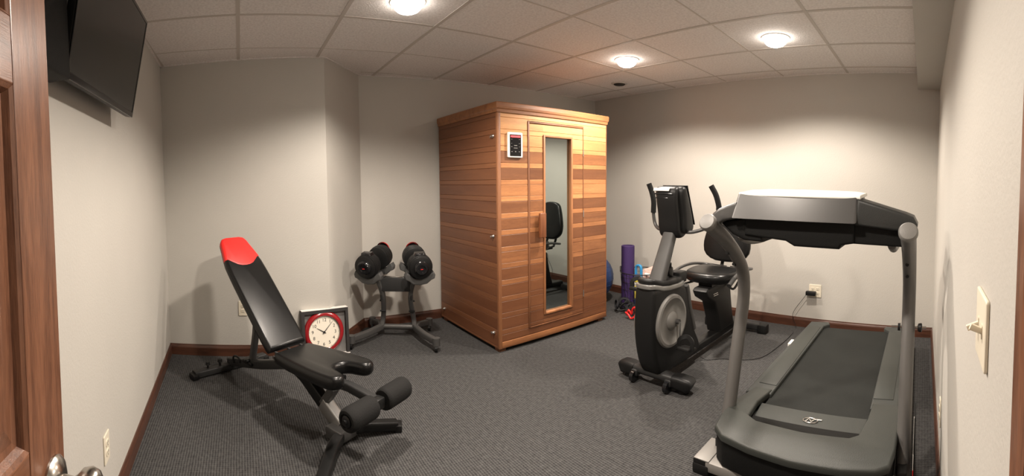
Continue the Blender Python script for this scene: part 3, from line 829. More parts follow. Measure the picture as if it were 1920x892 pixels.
# ------------------------------------------------------------------ clock in its carton
dBx = Vector((-.10, 1, 0)).normalized()      # along the carton's face, roughly along the wall
cx0 = Vector((-3.325, .640, 0)); nC = Vector((1, .10, 0)).normalized(); uC = Vector((-.10, 1, 0)).normalized()
lean = math.radians(4); upC = (Vector((0, 0, 1)) * math.cos(lean) - nC * math.sin(lean)); nF = nC * math.cos(lean) + Vector((0, 0, 1)) * math.sin(lean)
rollC = math.radians(0)
CW, CH, CD = .385, .365, .060
box = thing('clock_carton', 'dark open-fronted carton with white edges holding the red clock', 'carton', (cx0.x, cx0.y, 0), math.atan2(uC.y, uC.x))
MC = lambda a, b, d: basis(cx0 + uC * a + upC * b + nF * d, uC, upC, uC.cross(upC))
sC = 1 if uC.cross(upC).dot(nF) > 0 else -1
def slabC(bm, a, b, w, h, d0, d1, bev=0): prism(bm, rrect(w, h, .001, 1), d1 - d0, MC(a, b, d0 if sC > 0 else d1), bev)
bm = bm_new(); slabC(bm, 0, CH / 2, CW, CH, -CD, -CD + .003); obj('back_panel', bm, 'card_grey', box, smooth=False)
bm = bm_new(); slabC(bm, 0, CH / 2, CW - .006, CH - .006, -CD + .003, -.030); obj('printed_insert', bm, 'card_grey', box, smooth=False)
for a in (-CW / 2 + .0015, CW / 2 - .0015):
    bm = bm_new(); slabC(bm, a, CH / 2, .003, CH, -CD, 0); slabC(bm, a - math.copysign(.011, a), CH / 2, .022, CH, -.002, .001); obj('side_panel', bm, 'card_dark', box, smooth=False)
bm = bm_new(); slabC(bm, 0, CH - .0015, CW, .003, -CD, .002); obj('top_panel', bm, 'paper', box, smooth=False)
bm = bm_new(); slabC(bm, 0, CH - .016, CW - .044, .026, -.002, .001); obj('front_lip', bm, 'card_dark', box, smooth=False)
bm = bm_new(); slabC(bm, 0, .002, CW, .004, -CD, .012); obj('bottom_flap', bm, 'paper', box, smooth=False)
# the clock itself
ck = thing('wall_clock', 'round red wall clock with cream face standing in a dark carton', 'clock', cx0 + upC * .006 + nF * -.01, math.atan2(uC.y, uC.x))
cc = cx0 + upC * .184 - nF * .028 - uC * .012
R = .163
bm = bm_new(); lathe(bm, cc, nF, [(0, .150), (.0, R), (.010, R + .002), (.022, R - .002), (.030, R - .012), (.033, R - .022), (.031, R - .032), (.026, .128), (.015, .126)], 64); obj('rim', bm, 'clock_red', ck)
bm = bm_new(); lathe(bm, cc + nF * .0245, nF, [(0, .1335), (.004, .1325), (.005, .129), (.003, .1265), (-.006, .1262)], 64); obj('inner_ring', bm, 'nickel', ck)
bm = bm_new(); cyl(bm, cc + nF * .006, cc + nF * .016, .127, n=64); face = obj('dial', bm, 'face', ck)
def text_mesh(s, size):
    cu = bpy.data.curves.new('txt', 'FONT'); cu.body = s; cu.size = size; cu.align_x = 'CENTER'; cu.align_y = 'CENTER'; cu.extrude = .0003
    o = bpy.data.objects.new('txt', cu); col.objects.link(o)
    dg = bpy.context.evaluated_depsgraph_get(); me = bpy.data.meshes.new_from_object(o.evaluated_get(dg))
    bpy.data.objects.remove(o); bpy.data.curves.remove(cu); return me
bm = bm_new(); dot = bm_new(); dotr = bm_new()
tilt = math.radians(-3)
for h in range(1, 13):
    a = PI / 2 - h * PI / 6 + tilt
    me = text_mesh(str(h), .036); tmp = bmesh.new(); tmp.from_mesh(me); bpy.data.meshes.remove(me)
    M = basis(cc + nF * .0168 + uC * (math.cos(a) * .094) + upC * (math.sin(a) * .094), uC, upC, nF)
    bmesh.ops.transform(tmp, matrix=M, verts=tmp.verts)
    m2 = bpy.data.meshes.new('t'); tmp.to_mesh(m2); tmp.free(); bm.from_mesh(m2); bpy.data.meshes.remove(m2)
    q = cc + nF * .016 + uC * (math.cos(a) * .119) + upC * (math.sin(a) * .119)
    cyl(dotr if h in (7, 8, 5) else dot, q, q + nF * .001, .0020, n=8)
obj('numerals', bm, 'ink', face, smooth=False); obj('minute_dots', dot, 'ink', face, smooth=False); obj('minute_dots', dotr, 'ink_red', face, smooth=False)
def hand(name, ang, L, w, d):
    a = math.radians(ang); dr = uC * math.sin(a) + upC * math.cos(a); sd = dr.cross(nF)
    bm = bm_new()
    o = [(-.018, -w * .7), (-.018, w * .7), (L * .3, w), (L, w * .25), (L, -w * .25), (L * .3, -w)]
    prism(bm, o, .0008, basis(cc + nF * d, dr, sd, dr.cross(sd) )); obj(name, bm, 'gun', ck, smooth=False)
hand('hour_hand', -58, .070, .0035, .0195); hand('minute_hand', 42, .108, .0028, .0215)
bm = bm_new(); cyl(bm, cc + nF * .016, cc + nF * .025, .0085, n=18); obj('hand_boss', bm, 'gun_dark', ck)

# ------------------------------------------------------------------ dumbbell stand
phs = math.atan2(-.47, .88)      # direction facing into the room
stand = thing('dumbbell_stand', 'grey wheeled dumbbell stand between the angled wall and sauna', 'stand', (-3.45, 1.275, 0), phs)
# local: +x towards the room, y across; wall side is -x
def L(name, bm, m, par=stand): return obj(name, bm, m, par, world=False)
for s in (-1, 1):
    bm = bm_new(); sweep(bm, [(.235, s * .345, .082), (.10, s * .245, .085), (-.08, s * .150, .088), (-.17, s * .175, .085), (-.262, s * .262, .080)], rrect(.045, .050, .010)); L('base_leg', bm, 'gun')
    for x, y in ((.235, .345), (-.262, .262)):
        bm = bm_new(); cyl(bm, (x, s * y, .050), (x, s * y, .112), .030, n=20); L('caster_socket', bm, 'gun')
        bm = bm_new(); cyl(bm, (x + .006, s * y - .011, .027), (x + .006, s * y + .011, .027), .027, n=20); bx(bm, (x, s * y, .050), (.03, .034, .018), None, .004); L('caster', bm, 'black')
    bm = bm_new(); sweep(bm, catmull([(-.10, s * .142, .10), (-.11, s * .135, .16), (-.085, s * .125, .24), (-.04, s * .118, .34), (-.01, s * .128, .44), (0, s * .165, .555)], 5), rrect(.040, .052, .010)); L('upright', bm, 'gun')
    bm = bm_new(); bx(bm, (-.02, s * .130, .43), (.05, .020, .16), None, .006); L('upright_cover', bm, 'gun_dark')
    for z in (.24, .33):
        bm = bm_new(); cyl(bm, (-.05, s * .10, z), (-.05, s * .152, z), .008, n=10); L('bolt', bm, 'black')
bm = bm_new(); cyl(bm, (-.10, -.155, .088), (-.10, .155, .088), .022, n=18); L('base_crossbar', bm, 'gun')
bm = bm_new(); b2(bm, (-.035, -.125, .425), (.020, .125, .545), .010); L('top_crossbar', bm, 'gun_dark')
bm = bm_new(); b2(bm, (-.030, -.10, .545), (.010, .10, .551), .002); L('label_strip', bm, 'chrome')
# cradles: a shallow V with flared wings at each end of each tray, trays angled outward
def cradle_frame(s):
    a = math.radians(s * 17)
    d = Vector((math.cos(a), math.sin(a), 0)); d = (Matrix.Rotation(math.radians(s * 0), 3, 'Z') @ d)
    c = Vector((0.0, s * .178, .600)); lat = Vector((-d.y, d.x, 0)); return c, d, lat
wing = [(-.128, .010), (-.112, .040), (-.080, .022), (-.045, -.010), (0, -.020), (.045, -.010), (.080, .022), (.112, .040), (.128, .010), (.122, -.020), (.095, -.032), (.060, -.062), (0, -.072), (-.060, -.062), (-.095, -.032), (-.122, -.020)]
tl = math.radians(-9)      # trays fall slightly towards the room
for s in (-1, 1):
    c, d, lat = cradle_frame(s)
    dd = (d * math.cos(tl) + Vector((0, 0, 1)) * math.sin(tl)); uu = dd.cross(lat) if dd.cross(lat).z > 0 else lat.cross(dd)
    for e in (.118, -.118):
        bm = bm_new(); prism(bm, wing, .060, basis(c + dd * (e - .030), lat, uu, dd) if lat.cross(uu).dot(dd) > 0 else basis(c + dd * (e + .030), lat, uu, -dd), .010)
        L('cradle', bm, 'cradle_grey')
    bm = bm_new(); sweep(bm, [c + dd * -.10 + uu * -.042, c + dd * .10 + uu * -.042], rrect(.09, .028, .008)); L('tray_spine', bm, 'gun_dark')

stW = world_of(stand)
def dumbbell(s, label):
    c, d, lat = cradle_frame(s)
    dd = (d * math.cos(tl) + Vector((0, 0, 1)) * math.sin(tl)); uu = dd.cross(lat) if dd.cross(lat).z > 0 else lat.cross(dd)
    c = stW @ (c + uu * .088); R3 = stW.to_3x3(); dd = R3 @ dd; uu = R3 @ uu; lat = R3 @ lat
    t = thing('adjustable_dumbbell', label, 'dumbbell', c - Vector((0, 0, .10)), 0, 'adjustable dumbbells on the stand')
    bm = bm_new(); lathe(bm, c - dd * .07, dd, [(0, 0), (0, .016), (.03, .019), (.07, .021), (.11, .019), (.14, .016), (.14, 0)], 18); obj('handle', bm, 'rubber', t)
    for e in (-1, 1):
        x = .064
        for k, r in enumerate((.096, .099, .101, .101, .099, .094)):
            bm = bm_new(); lathe(bm, c + dd * (e * x), dd * e, [(0, 0), (0, r - .004), (.003, r), (.0145, r), (.0175, r - .004), (.0175, 0)], 30); obj('weight_plate', bm, 'black', t); x += .0188
        cd_ = c + uu * (.050 if e < 0 else 0)
        bm = bm_new(); lathe(bm, cd_ + dd * (e * x), dd * e, [(0, .062), (.008, .060), (.014, .052), (.020, .050), (.026, .046), (.026, .030), (.018, .028), (.018, 0)], 30); dl = obj('selector_dial', bm, 'gloss_black', t)
        bm = bm_new()
        if e < 0: lathe(bm, cd_ + dd * (e * (x + .002)), dd * e, [(0, .0625), (.010, .0625), (.012, .0585), (.010, .052)], 30)
        bx(bm, cd_ + dd * (e * (x + .0195)) + uu * -.004, (.004, .020, .006), Matrix((dd, lat, uu)).transposed(), .001)
        obj('red_marking', bm, 'red', dl)
    # raised cover over the grip side
    bm = bm_new(); prism(bm, [(-.055, -.01), (-.040, .032), (.040, .032), (.055, -.01)], .075, basis(c + uu * .078 + dd * .070, lat, uu, dd) if lat.cross(uu).dot(dd) > 0 else basis(c + uu * .078 + dd * .145, lat, uu, -dd), .012)
    obj('top_cover', bm, 'gloss_black', t)
    return t
dumbbell(-1, 'black adjustable dumbbell with red dial on the tray nearer the clock')
dumbbell(1, 'black adjustable dumbbell with red dial on the tray beside the sauna')

# ------------------------------------------------------------------ corner items
bm = bm_new(); bmesh.ops.create_uvsphere(bm, u_segments=48, v_segments=28, radius=.272)
for v in bm.verts: v.co += Vector((-3.385, 3.50, .270))
gb = thing('exercise_ball', 'large blue exercise ball in the corner behind the sauna', 'exercise ball', (-3.385, 3.50, 0))
obj('ball_skin', bm, 'ball', gb)
bm = bm_new()
for zz in (-.12, -.07, -.02, .03, .08, .13):
    r = math.sqrt(.2722 ** 2 - zz ** 2); tube(bm, [(-3.385 + r * math.cos(2 * PI * i / 40), 3.50 + r * math.sin(2 * PI * i / 40), .27 + zz) for i in range(40)], .0022, 6, closed=True)
obj('grip_rib', bm, 'ball', gb)

BC = Vector((-2.800, 3.680, 0)); BR = .215
bk = thing('wire_basket', 'round dark wire basket in the far corner right of the sauna', 'basket', BC)
def bring(z, r, t=.003): 
    bm = bm_new(); tube(bm, [(BC.x + r * math.cos(2 * PI * i / 48), BC.y + r * math.sin(2 * PI * i / 48), z) for i in range(48)], t, 8, closed=True); return bm
obj('rim', bring(.385, BR, .005), 'wire', bk)
bm = bm_new()
for z in (.05, .13, .21, .29, .34):
    r = BR * (.86 + .14 * z / .385); tube(bm, [(BC.x + r * math.cos(2 * PI * i / 48), BC.y + r * math.sin(2 * PI * i / 48), z) for i in range(48)], .0022, 6, closed=True)
nv = 30
for i in range(nv):
    a = 2 * PI * i / nv
    f = lambda k, z: (BC.x + k * math.cos(a), BC.y + k * math.sin(a), z)
    tube(bm, [f(BR * .30, .006), f(BR * .84, .006), f(BR * .87, .05), f(BR, .385)], .0022, 6)
obj('wire_cage', bm, 'wire', bk)
bm = bm_new(); cyl(bm, (BC.x, BC.y, .004), (BC.x, BC.y, .010), BR * .84, n=40); obj('base', bm, 'wire', bk)
for s in (-1, 1):
    bm = bm_new(); a0 = .6 if s > 0 else .6 + PI
    pts = [(BC.x + (BR + .004) * math.cos(a0 + q), BC.y + (BR + .004) * math.sin(a0 + q), .385 + h) for q, h in ((-.25, 0), (-.22, .035), (0, .045), (.22, .035), (.25, 0))]
    tube(bm, pts, .004, 8, smooth=4); obj('handle', bm, 'wire', bk)

bm = bm_new(); rc = Vector((-2.885, 3.570, .012))
lathe(bm, rc, (0, 0, 1), [(0, .012), (0, .066), (.004, .070), (.648, .070), (.653, .066), (.653, .052), (.640, .050), (.10, .046), (.10, 0)], 40)
tag(obj('foam_roller', bm, 'purple'), 'tall purple foam roller standing upright in the wire basket', 'foam roller')
# blue handled frame with a yellow and navy card
hx = Vector((-2.752, 3.585, 0))
bp_ = thing('blue_handle_case', 'bright blue handled case with yellow card in the wire basket', 'case', hx)
bm = bm_new(); sweep(bm, catmull([hx + Vector((-.034, 0, .02)), hx + Vector((-.034, 0, .28)), hx + Vector((-.034, 0, .42)), hx + Vector((-.020, 0, .462)), hx + Vector((.020, 0, .462)), hx + Vector((.034, 0, .42)), hx + Vector((.034, 0, .28)), hx + Vector((.034, 0, .02))], 4), rrect(.020, .030, .006), up=Vector((0, 1, 0))); obj('handle', bm, 'blue', bp_)
bm = bm_new(); b2(bm, hx + Vector((-.036, -.022, .012)), hx + Vector((.036, .022, .37)), .004); obj('body', bm, 'navy', bp_)
bm = bm_new(); b2(bm, hx + Vector((-.034, -.026, .12)), hx + Vector((.034, -.020, .25)), .001); b2(bm, hx + Vector((-.034, -.026, .29)), hx + Vector((.034, -.020, .315)), .001); obj('card', bm, 'yellow', bp_)
bm = bm_new(); b2(bm, hx + Vector((-.034, -.0265, .255)), hx + Vector((.034, -.020, .283)), .001); obj('card_band', bm, 'white', bp_)
# folded magazine and roll
bm = bm_new(); q = Vector((-2.690, 3.705, .33)); Rm = Matrix.Rotation(math.radians(25), 3, 'Z') @ Matrix.Rotation(math.radians(-20), 3, 'Y')
bx(bm, q, (.15, .022, .20), Rm, .004); bx(bm, q + Vector((.01, .02, -.01)), (.13, .02, .18), Rm, .004)
tag(obj('folded_booklet', bm, 'pinkish'), 'pale pink and white booklet leaning inside the wire basket', 'booklet')
bm = bm_new(); bx(bm, (-2.66, 3.66, .362), (.12, .035, .016), Matrix.Rotation(math.radians(15), 3, 'Z') @ Matrix.Rotation(math.radians(12), 3, 'Y'), .004)
tag(obj('white_card', bm, 'paper'), 'white card lying on top of the booklet in the wire basket', 'card')
# black straps and red band heaped at the basket's foot
rnd = random.Random(4)
bm = bm_new()
for k in range(13):
    c = Vector((-2.86 + .022 * k + rnd.uniform(-.015, .015), 3.385 + rnd.uniform(-.02, .03), .05 + rnd.uniform(0, .07)))
    ax = Vector((rnd.uniform(-1, 1), rnd.uniform(-1, .2), rnd.uniform(-.2, .6))).normalized(); a, b = frame_of(ax)
    rr = rnd.uniform(.035, .055)
    sweep(bm, [c + a * rr * math.cos(2 * PI * i / 20) + b * rr * .8 * math.sin(2 * PI * i / 20) for i in range(20)], rrect(.024, .005, .002, 1), closed=True)
zmin = min(v.co.z for v in bm.verts)
for v in bm.verts: v.co.z = max(v.co.z, .002)
tag(obj('strap_bundle', bm, 'fabric'), 'heap of black nylon straps on the floor before the wire basket', 'straps')
bm = bm_new()
tube(bm, [(-2.665, 3.285, .03), (-2.64, 3.280, .085), (-2.61, 3.290, .05), (-2.595, 3.285, .10), (-2.565, 3.290, .12), (-2.555, 3.285, .06), (-2.58, 3.280, .02)], .010, 8, smooth=5)
tube(bm, [(-2.67, 3.27, .06), (-2.63, 3.265, .045), (-2.60, 3.265, .015), (-2.56, 3.27, .03)], .009, 8, smooth=5)
tag(obj('resistance_band', bm, 'red'), 'red resistance band on the floor beside the black straps', 'exercise band')

# ------------------------------------------------------------------ recumbent exercise bike
BX = -1.640
bike = thing('exercise_bike', 'black and grey recumbent exercise bike facing the camera, before the far wall', 'exercise bike', (BX, 2.95, 0))
def O(name, bm, m, par=bike, **kw): return obj(name, bm, m, par, **kw)
# front stabiliser with end boots and transport wheels
bm = bm_new(); sweep(bm, catmull([(BX - .235, 2.325, .075), (BX - .12, 2.315, .080), (BX, 2.31, .085), (BX + .12, 2.315, .080), (BX + .235, 2.325, .075)], 3), rrect(.085, .055, .022), up=Vector((0, 0, 1))); O('front_stabilizer', bm, 'gun_dark')
for s in (-1, 1):
    bm = bm_new(); sweep(bm, [(BX + s * .15, 2.318, .068), (BX + s * .20, 2.322, .068), (BX + s * .265, 2.328, .060), (BX + s * .280, 2.330, .052)], rrect(.105, .085, .025), scales=[.92, 1, 1, .8]); O('stabilizer_boot', bm, 'black')
    bm = bm_new(); cyl(bm, (BX + s * .215 , 2.33, .0), (BX + s * .215, 2.33, .028), .040, n=18); O('levelling_foot', bm, 'black')
    bm = bm_new(); cyl(bm, (BX + s * .135 - .014, 2.262, .038), (BX + s * .135 + .014, 2.262, .038), .037, n=24); w = O('transport_wheel', bm, 'gloss_black')
    bm = bm_new(); bx(bm, (BX + s * .135, 2.29, .060), (.052, .06, .045), None, .012); O('wheel_bracket', bm, 'gun_dark')
# shroud: side outline in (y, z)
HW = .080
so = [(2.245, .130), (2.215, .20), (2.185, .33), (2.180, .47), (2.190, .62), (2.200, .675), (2.34, .665), (2.45, .655), (2.56, .640), (2.605, .59), (2.640, .46), (2.700, .30), (2.790, .16), (2.800, .105), (2.62, .085), (2.38, .075), (2.28, .085)]
bm = bm_new(); prism(bm, chaikin(so, 1), 2 * HW, MX(BX - HW), .030); shroud = O('flywheel_shroud', bm, 'black')
# silver band over the top and down the rear edge
bm = bm_new(); path = catmull([(BX, 2.598, .618), (BX, 2.618, .56), (BX, 2.640, .46), (BX, 2.705, .28)], 4)
sweep(bm, path, rrect(2 * HW + .010, .034, .010), up=Vector((0, 0, 1))); O('silver_band', bm, 'silver_mesh')
def plan_ring(y0, y1, w, k=10):
    return chaikin([(-w / 2, y0 + .05), (-w / 2 + .03, y0 + .008), (0, y0), (w / 2 - .03, y0 + .008), (w / 2, y0 + .05), (w / 2, y1), (-w / 2, y1)], 2)
def sag(v):      # the collar dips towards the rear
    v.co.z -= .030 * max(0, min(1, (v.co.y - 2.22) / .10)) - .0 + .040 * max(0, (v.co.y - 2.30)) 
bm = bm_new(); prism(bm, plan_ring(2.176, 2.615, 2 * HW + .014), .030, basis((BX, 0, .664), (1, 0, 0), (0, 1, 0), (0, 0, 1)), .006)
for v in bm.verts: sag(v)
O('collar_band', bm, 'silver')
bm = bm_new(); prism(bm, plan_ring(2.184, 2.600, 2 * HW - .004), .040, basis((BX, 0, .688), (1, 0, 0), (0, 1, 0), (0, 0, 1)), .016)
for v in bm.verts: sag(v)
O('top_cap', bm, 'black')
# side discs, hub, cranks, pedals
for s in (1, -1):
    xs = BX + s * (HW - .004)
    bm = bm_new(); lathe(bm, (xs, 2.385, .425), (s, 0, 0), [(0, .176), (.012, .176), (.022, .168), (.024, .152), (.016, .140), (.010, .120), (.008, .07), (.012, .060), (.012, 0)], 56); dk = O('side_disc', bm, 'cap')
    bm = bm_new(); lathe(bm, (xs + s * .008, 2.385, .425), (s, 0, 0), [(0, .062), (.010, .060), (.026, .042), (.034, .024), (.036, 0)], 36); O('hub_cover', bm, 'cap', dk)
    bm = bm_new(); cyl(bm, (xs + s * .034, 2.395, .425), (xs + s * .066, 2.395, .425), .017, n=20); O('crank_axle', bm, 'gun', dk)
    ang = math.radians(-92 if s > 0 else 88); ca, sa = math.cos(ang), math.sin(ang); Lc = .165
    e = Vector((xs + s * .062, 2.395 + ca * Lc, .425 + sa * Lc))
    bm = bm_new(); sweep(bm, [(xs + s * .058, 2.395, .425), (xs + s * .062, 2.395 + ca * .09, .425 + sa * .09), e], rrect(.016, .026, .006), scales=[1.2, .95, .9], up=Vector((1, 0, 0))); O('crank_arm', bm, 'chrome')
    pc = e + Vector((s * .062, .0, .0))
    bm = bm_new(); bx(bm, pc, (.095, .110, .024), Matrix.Rotation(math.radians(-12), 3, 'X'), .008); cyl(bm, e, pc, .008, n=10); ped = O('pedal', bm, 'black')
    bm = bm_new(); sweep(bm, catmull([pc + Vector((s * .048, -.02, 0)), pc + Vector((s * .050, -.01, .055)), pc + Vector((0, .005, .078)), pc + Vector((-s * .046, -.01, .055)), pc + Vector((-s * .046, -.02, 0))], 4), rrect(.006, .030, .002, 1)); O('pedal_strap', bm, 'black', ped)
# bottles/knobs on the shroud's rear deck
bm = bm_new(); b2(bm, (BX - .05, 2.54, .635), (BX + .05, 2.64, .715), .012); O('bottle_tray', bm, 'black')
bm = bm_new(); lathe(bm, (BX - .01, 2.50, .70), (0, -.15, 1), [(0, .030), (.05, .028), (.06, .02), (.085, .022), (.09, 0)], 18); O('tension_knob', bm, 'gloss_black')
# mast
bm = bm_new(); sweep(bm, [(BX, 2.335, .68), (BX, 2.395, .80), (BX, 2.505, 1.02)], rrect(.105, .062, .020), scales=[1.1, 1, .88], up=Vector((0, 0, 1))); O('mast', bm, 'silver_mesh')
# console head
bm = bm_new()
hd = [(2.490, .960), (2.460, 1.00), (2.452, 1.09), (2.430, 1.20), (2.425, 1.285), (2.450, 1.312), (2.500, 1.315), (2.535, 1.290), (2.590, 1.13), (2.610, 1.03), (2.585, .985), (2.54, .960)]
prism(bm, chaikin(hd, 1), .165, MX(BX - .0825), .022)
con = O('console', bm, 'black')
bm = bm_new(); hd2 = [(2.50, 1.00), (2.498, 1.10), (2.470, 1.22), (2.462, 1.290), (2.490, 1.318), (2.53, 1.305), (2.628, 1.05), (2.615, 1.0), (2.56, .985)]
prism(bm, chaikin(hd2, 1), .235, MX(BX - .1175), .026); O('console_body', bm, 'black', con)
bm = bm_new(); sweep(bm, [(BX, 2.548, 1.318), (BX, 2.652, 1.045)], rrect(.205, .008, .003), up=Vector((0, 0, 1))); O('display', bm, 'gloss_black', con)
bm = bm_new(); bx(bm, (BX - .028, 2.420, 1.292), (.125, .006, .022), Matrix.Rotation(math.radians(-28), 3, 'X'), .001); O('paper_label', bm, 'paper', con)
bm = bm_new(); bx(bm, (BX - .015, 2.428, 1.262), (.155, .012, .010), None, .003); bx(bm, (BX - .03, 2.432, 1.235), (.11, .010, .005), None, .002); O('vent_ridge', bm, 'gloss_black', con)
# handlebars
for s in (-1, 1):
    pts = [(BX, 2.545, 1.00), (BX + s * .09, 2.545, 1.005), (BX + s * .150, 2.56, 1.010), (BX + s * .190, 2.575, 1.045), (BX + s * .200, 2.57, 1.12), (BX + s * .195, 2.565, 1.20)] if s < 0 else \
          [(BX, 2.545, 1.00), (BX + .09, 2.545, 1.000), (BX + .150, 2.55, 1.005), (BX + .235, 2.565, 1.035), (BX + .305, 2.58, 1.10), (BX + .325, 2.58, 1.19)]
    bm = bm_new(); tube(bm, pts, .0125, 14, smooth=5); hb = O('handlebar', bm, 'gun')
    e = Vector(pts[-1]); tp = e + (Vector((-.010, -.008, .065)) if s < 0 else Vector((-.018, -.008, .07))); tq = tp + (Vector((-.018, -.014, .065)) if s < 0 else Vector((-.030, -.014, .062)))
    e0 = Vector(pts[-2]) if s < 0 else Vector(pts[-1]) - Vector((0, 0, .03))
    bm = bm_new(); tube(bm, [e0, e, tp, tq], .019, 14, smooth=5, scales=None); O('hand_grip', bm, 'rubber', hb)
# frame rail, rear stabiliser, seat column
bm = bm_new(); sweep(bm, [(BX, 2.42, .085), (BX, 3.0, .085), (BX, 3.60, .085)], rrect(.085, .060, .012)); O('frame_rail', bm, 'satin_black')
bm = bm_new(); bx(bm, (BX + .0435, 2.66, .10), (.004, .10, .03), None, .001); O('chrome_latch', bm, 'chrome')
bm = bm_new(); sweep(bm, [(BX - .24, 3.60, .05), (BX + .24, 3.60, .05)], rrect(.060, .060, .014)); O('rear_stabilizer', bm, 'gun_dark')
for s in (-1, 1):
    bm = bm_new(); bx(bm, (BX + s * .265, 3.60, .040), (.09, .085, .080), None, .014); O('rear_boot', bm, 'black')
bm = bm_new()
cl = [(3.150, .115), (3.110, .25), (3.055, .38), (2.935, .445), (2.900, .500), (2.930, .520), (3.06, .525), (3.20, .535), (3.33, .50), (3.355, .36), (3.385, .22), (3.42, .115)]
prism(bm, cl, .130, MX(BX - .065), .018); O('seat_column', bm, 'black')
for dz in (0, -.015):
    bm = bm_new(); bx(bm, (BX + .067, 3.05 - dz * .6, .458 + dz), (.004, .075, .006), None, .001); O('badge_bar', bm, 'chrome')
bm = bm_new(); sweep(bm, [(BX, 3.00, .525), (BX, 3.42, .545)], rrect(.12, .03, .006)); O('seat_bracket', bm, 'satin_black')
# seat: rounded cushion
seat_o = [(-.215, -.02), (-.205, -.10), (-.16, -.165), (-.08, -.195), (0, -.20), (.08, -.195), (.16, -.165), (.205, -.10), (.215, -.02), (.21, .07), (.18, .14), (.10, .165), (0, .17), (-.10, .165), (-.18, .14), (-.21, .07)]
bm = bm_new(); prism(bm, chaikin(seat_o, 1), .085, basis((BX, 3.13, .552), (1, 0, 0), (0, 1, .03), (0, 0, 1)), .038)
for v in bm.verts:
    if v.co.z > .61: v.co.z -= .016 * math.exp(-((v.co.x - BX) ** 2 + (v.co.y - 3.13) ** 2) / .012)
O('seat', bm, 'vinyl')
# backrest shell
bo = [(-.20, .06), (-.215, .14), (-.20, .22), (-.165, .33), (-.13, .40), (-.06, .425), (.06, .425), (.13, .40), (.165, .33), (.20, .22), (.215, .14), (.20, .06), (.12, .008), (0, 0), (-.12, .008)]
ta = math.radians(8)
upB = Vector((0, math.sin(ta), math.cos(ta))); MBk = basis((BX - .015, 3.420, .645), (1, 0, 0), upB, Vector((1, 0, 0)).cross(upB))
bo = [(a * 1.06, b * 1.06) for a, b in bo]
bm = bm_new(); prism(bm, chaikin(bo, 1), .055, MBk, .022); bkp = O('backrest', bm, 'vinyl')
for s in (-1, 1):
    bm = bm_new(); sweep(bm, [(BX + s * .075, 3.30, .545), (BX + s * .075, 3.42, .565), (BX + s * .075, 3.455, .64), (BX + s * .075, 3.49, .84)], rrect(.030, .018, .005)); O('backrest_bracket', bm, 'black')
# side handles
for s in (-1, 1):
    pts = [(BX + s * .02, 3.42, .600), (BX + s * .16, 3.42, .605), (BX + s * .245, 3.36, .620), (BX + s * .258, 3.20, .640), (BX + s * .262, 3.02, .630), (BX + s * .265, 2.90, .585)]
    bm = bm_new(); tube(bm, pts, .0125, 12, smooth=5); hs = O('side_handle', bm, 'gun')
    e = Vector(pts[-1]); bm = bm_new(); tube(bm, [Vector(pts[-2]) + (e - Vector(pts[-2])) * .4, e + (e - Vector(pts[-2])) * .15], .0175, 14); O('end_grip', bm, 'gun_dark', hs)
bm = bm_new(); tube(bm, [(BX - .12, 3.02, .54), (BX - .20, 2.93, .520)], .008, 10); lv = O('seat_lever', bm, 'black')
bm = bm_new(); tube(bm, [(BX - .188, 2.945, .523), (BX - .228, 2.895, .512)], .014, 12); O('orange_grip', bm, 'orange', lv)
bm = bm_new(); tube(bm, [(BX + .06, 3.25, .50), (BX + .13, 3.25, .46), (BX + .19, 3.24, .55), (BX + .21, 3.25, .60)], .010, 10, smooth=5); O('seat_strut', bm, 'silver')

# power cable across the carpet and the adapter in the wall
bm = bm_new(); tube(bm, [(BX + .03, 2.80, .065), (BX + .10, 2.84, .006), (BX + .20, 2.92, .0045), (BX + .36, 2.98, .0045), (BX + .46, 3.08, .0045), (BX + .50, 3.30, .0045), (BX + .52, 3.6, .0045), (BX + .50, on_far(-1.14) - .06, .0045), (BX + .46, on_far(-1.14) - .035, .12), (BX + .57, on_far(-1.1) - .030, .29), (BX + .60, on_far(-1.04) - .035, .33)], .0022, 8, smooth=6)
tag(obj('power_cable', bm, 'black'), 'thin black cable from the exercise bike to the wall adapter', 'cable')
bm = bm_new(); b2(bm, (-1.055, on_far(-1.0) - .055, .312), (-.962, on_far(-1.0) - .0105, .350), .006)
ad = tag(obj('power_adapter', bm, 'black'), 'black power adapter plugged into the four-socket outlet', 'power adapter')

# ------------------------------------------------------------------ treadmill
tm = thing('treadmill', 'large grey treadmill seen from its motor end, beside the right wall', 'treadmill', (-.52, 2.60, 0))
def K(name, bm, m, par=tm, **kw): return obj(name, bm, m, par, **kw)
# base cross member
bm = bm_new(); b2(bm, (-.955, 1.705, .022), (-.075, 1.885, .068), .006); K('base_crossbar', bm, 'lightgrey')
bm = bm_new(); b2(bm, (-.990, 1.700, 0), (-.905, 1.890, .050), .010); b2(bm, (-.985, 1.704, .045), (-.92, 1.886, .0695), .003); K('base_foot', bm, 'black')
bm = bm_new(); b2(bm, (-.150, 1.76, 0), (-.050, 1.90, .062), .010); K('base_foot', bm, 'black')
bm = bm_new(); b2(bm, (-.983, 1.706, .066), (-.905, 1.884, .0725), .002); K('crossbar_end_plate', bm, 'lightgrey')
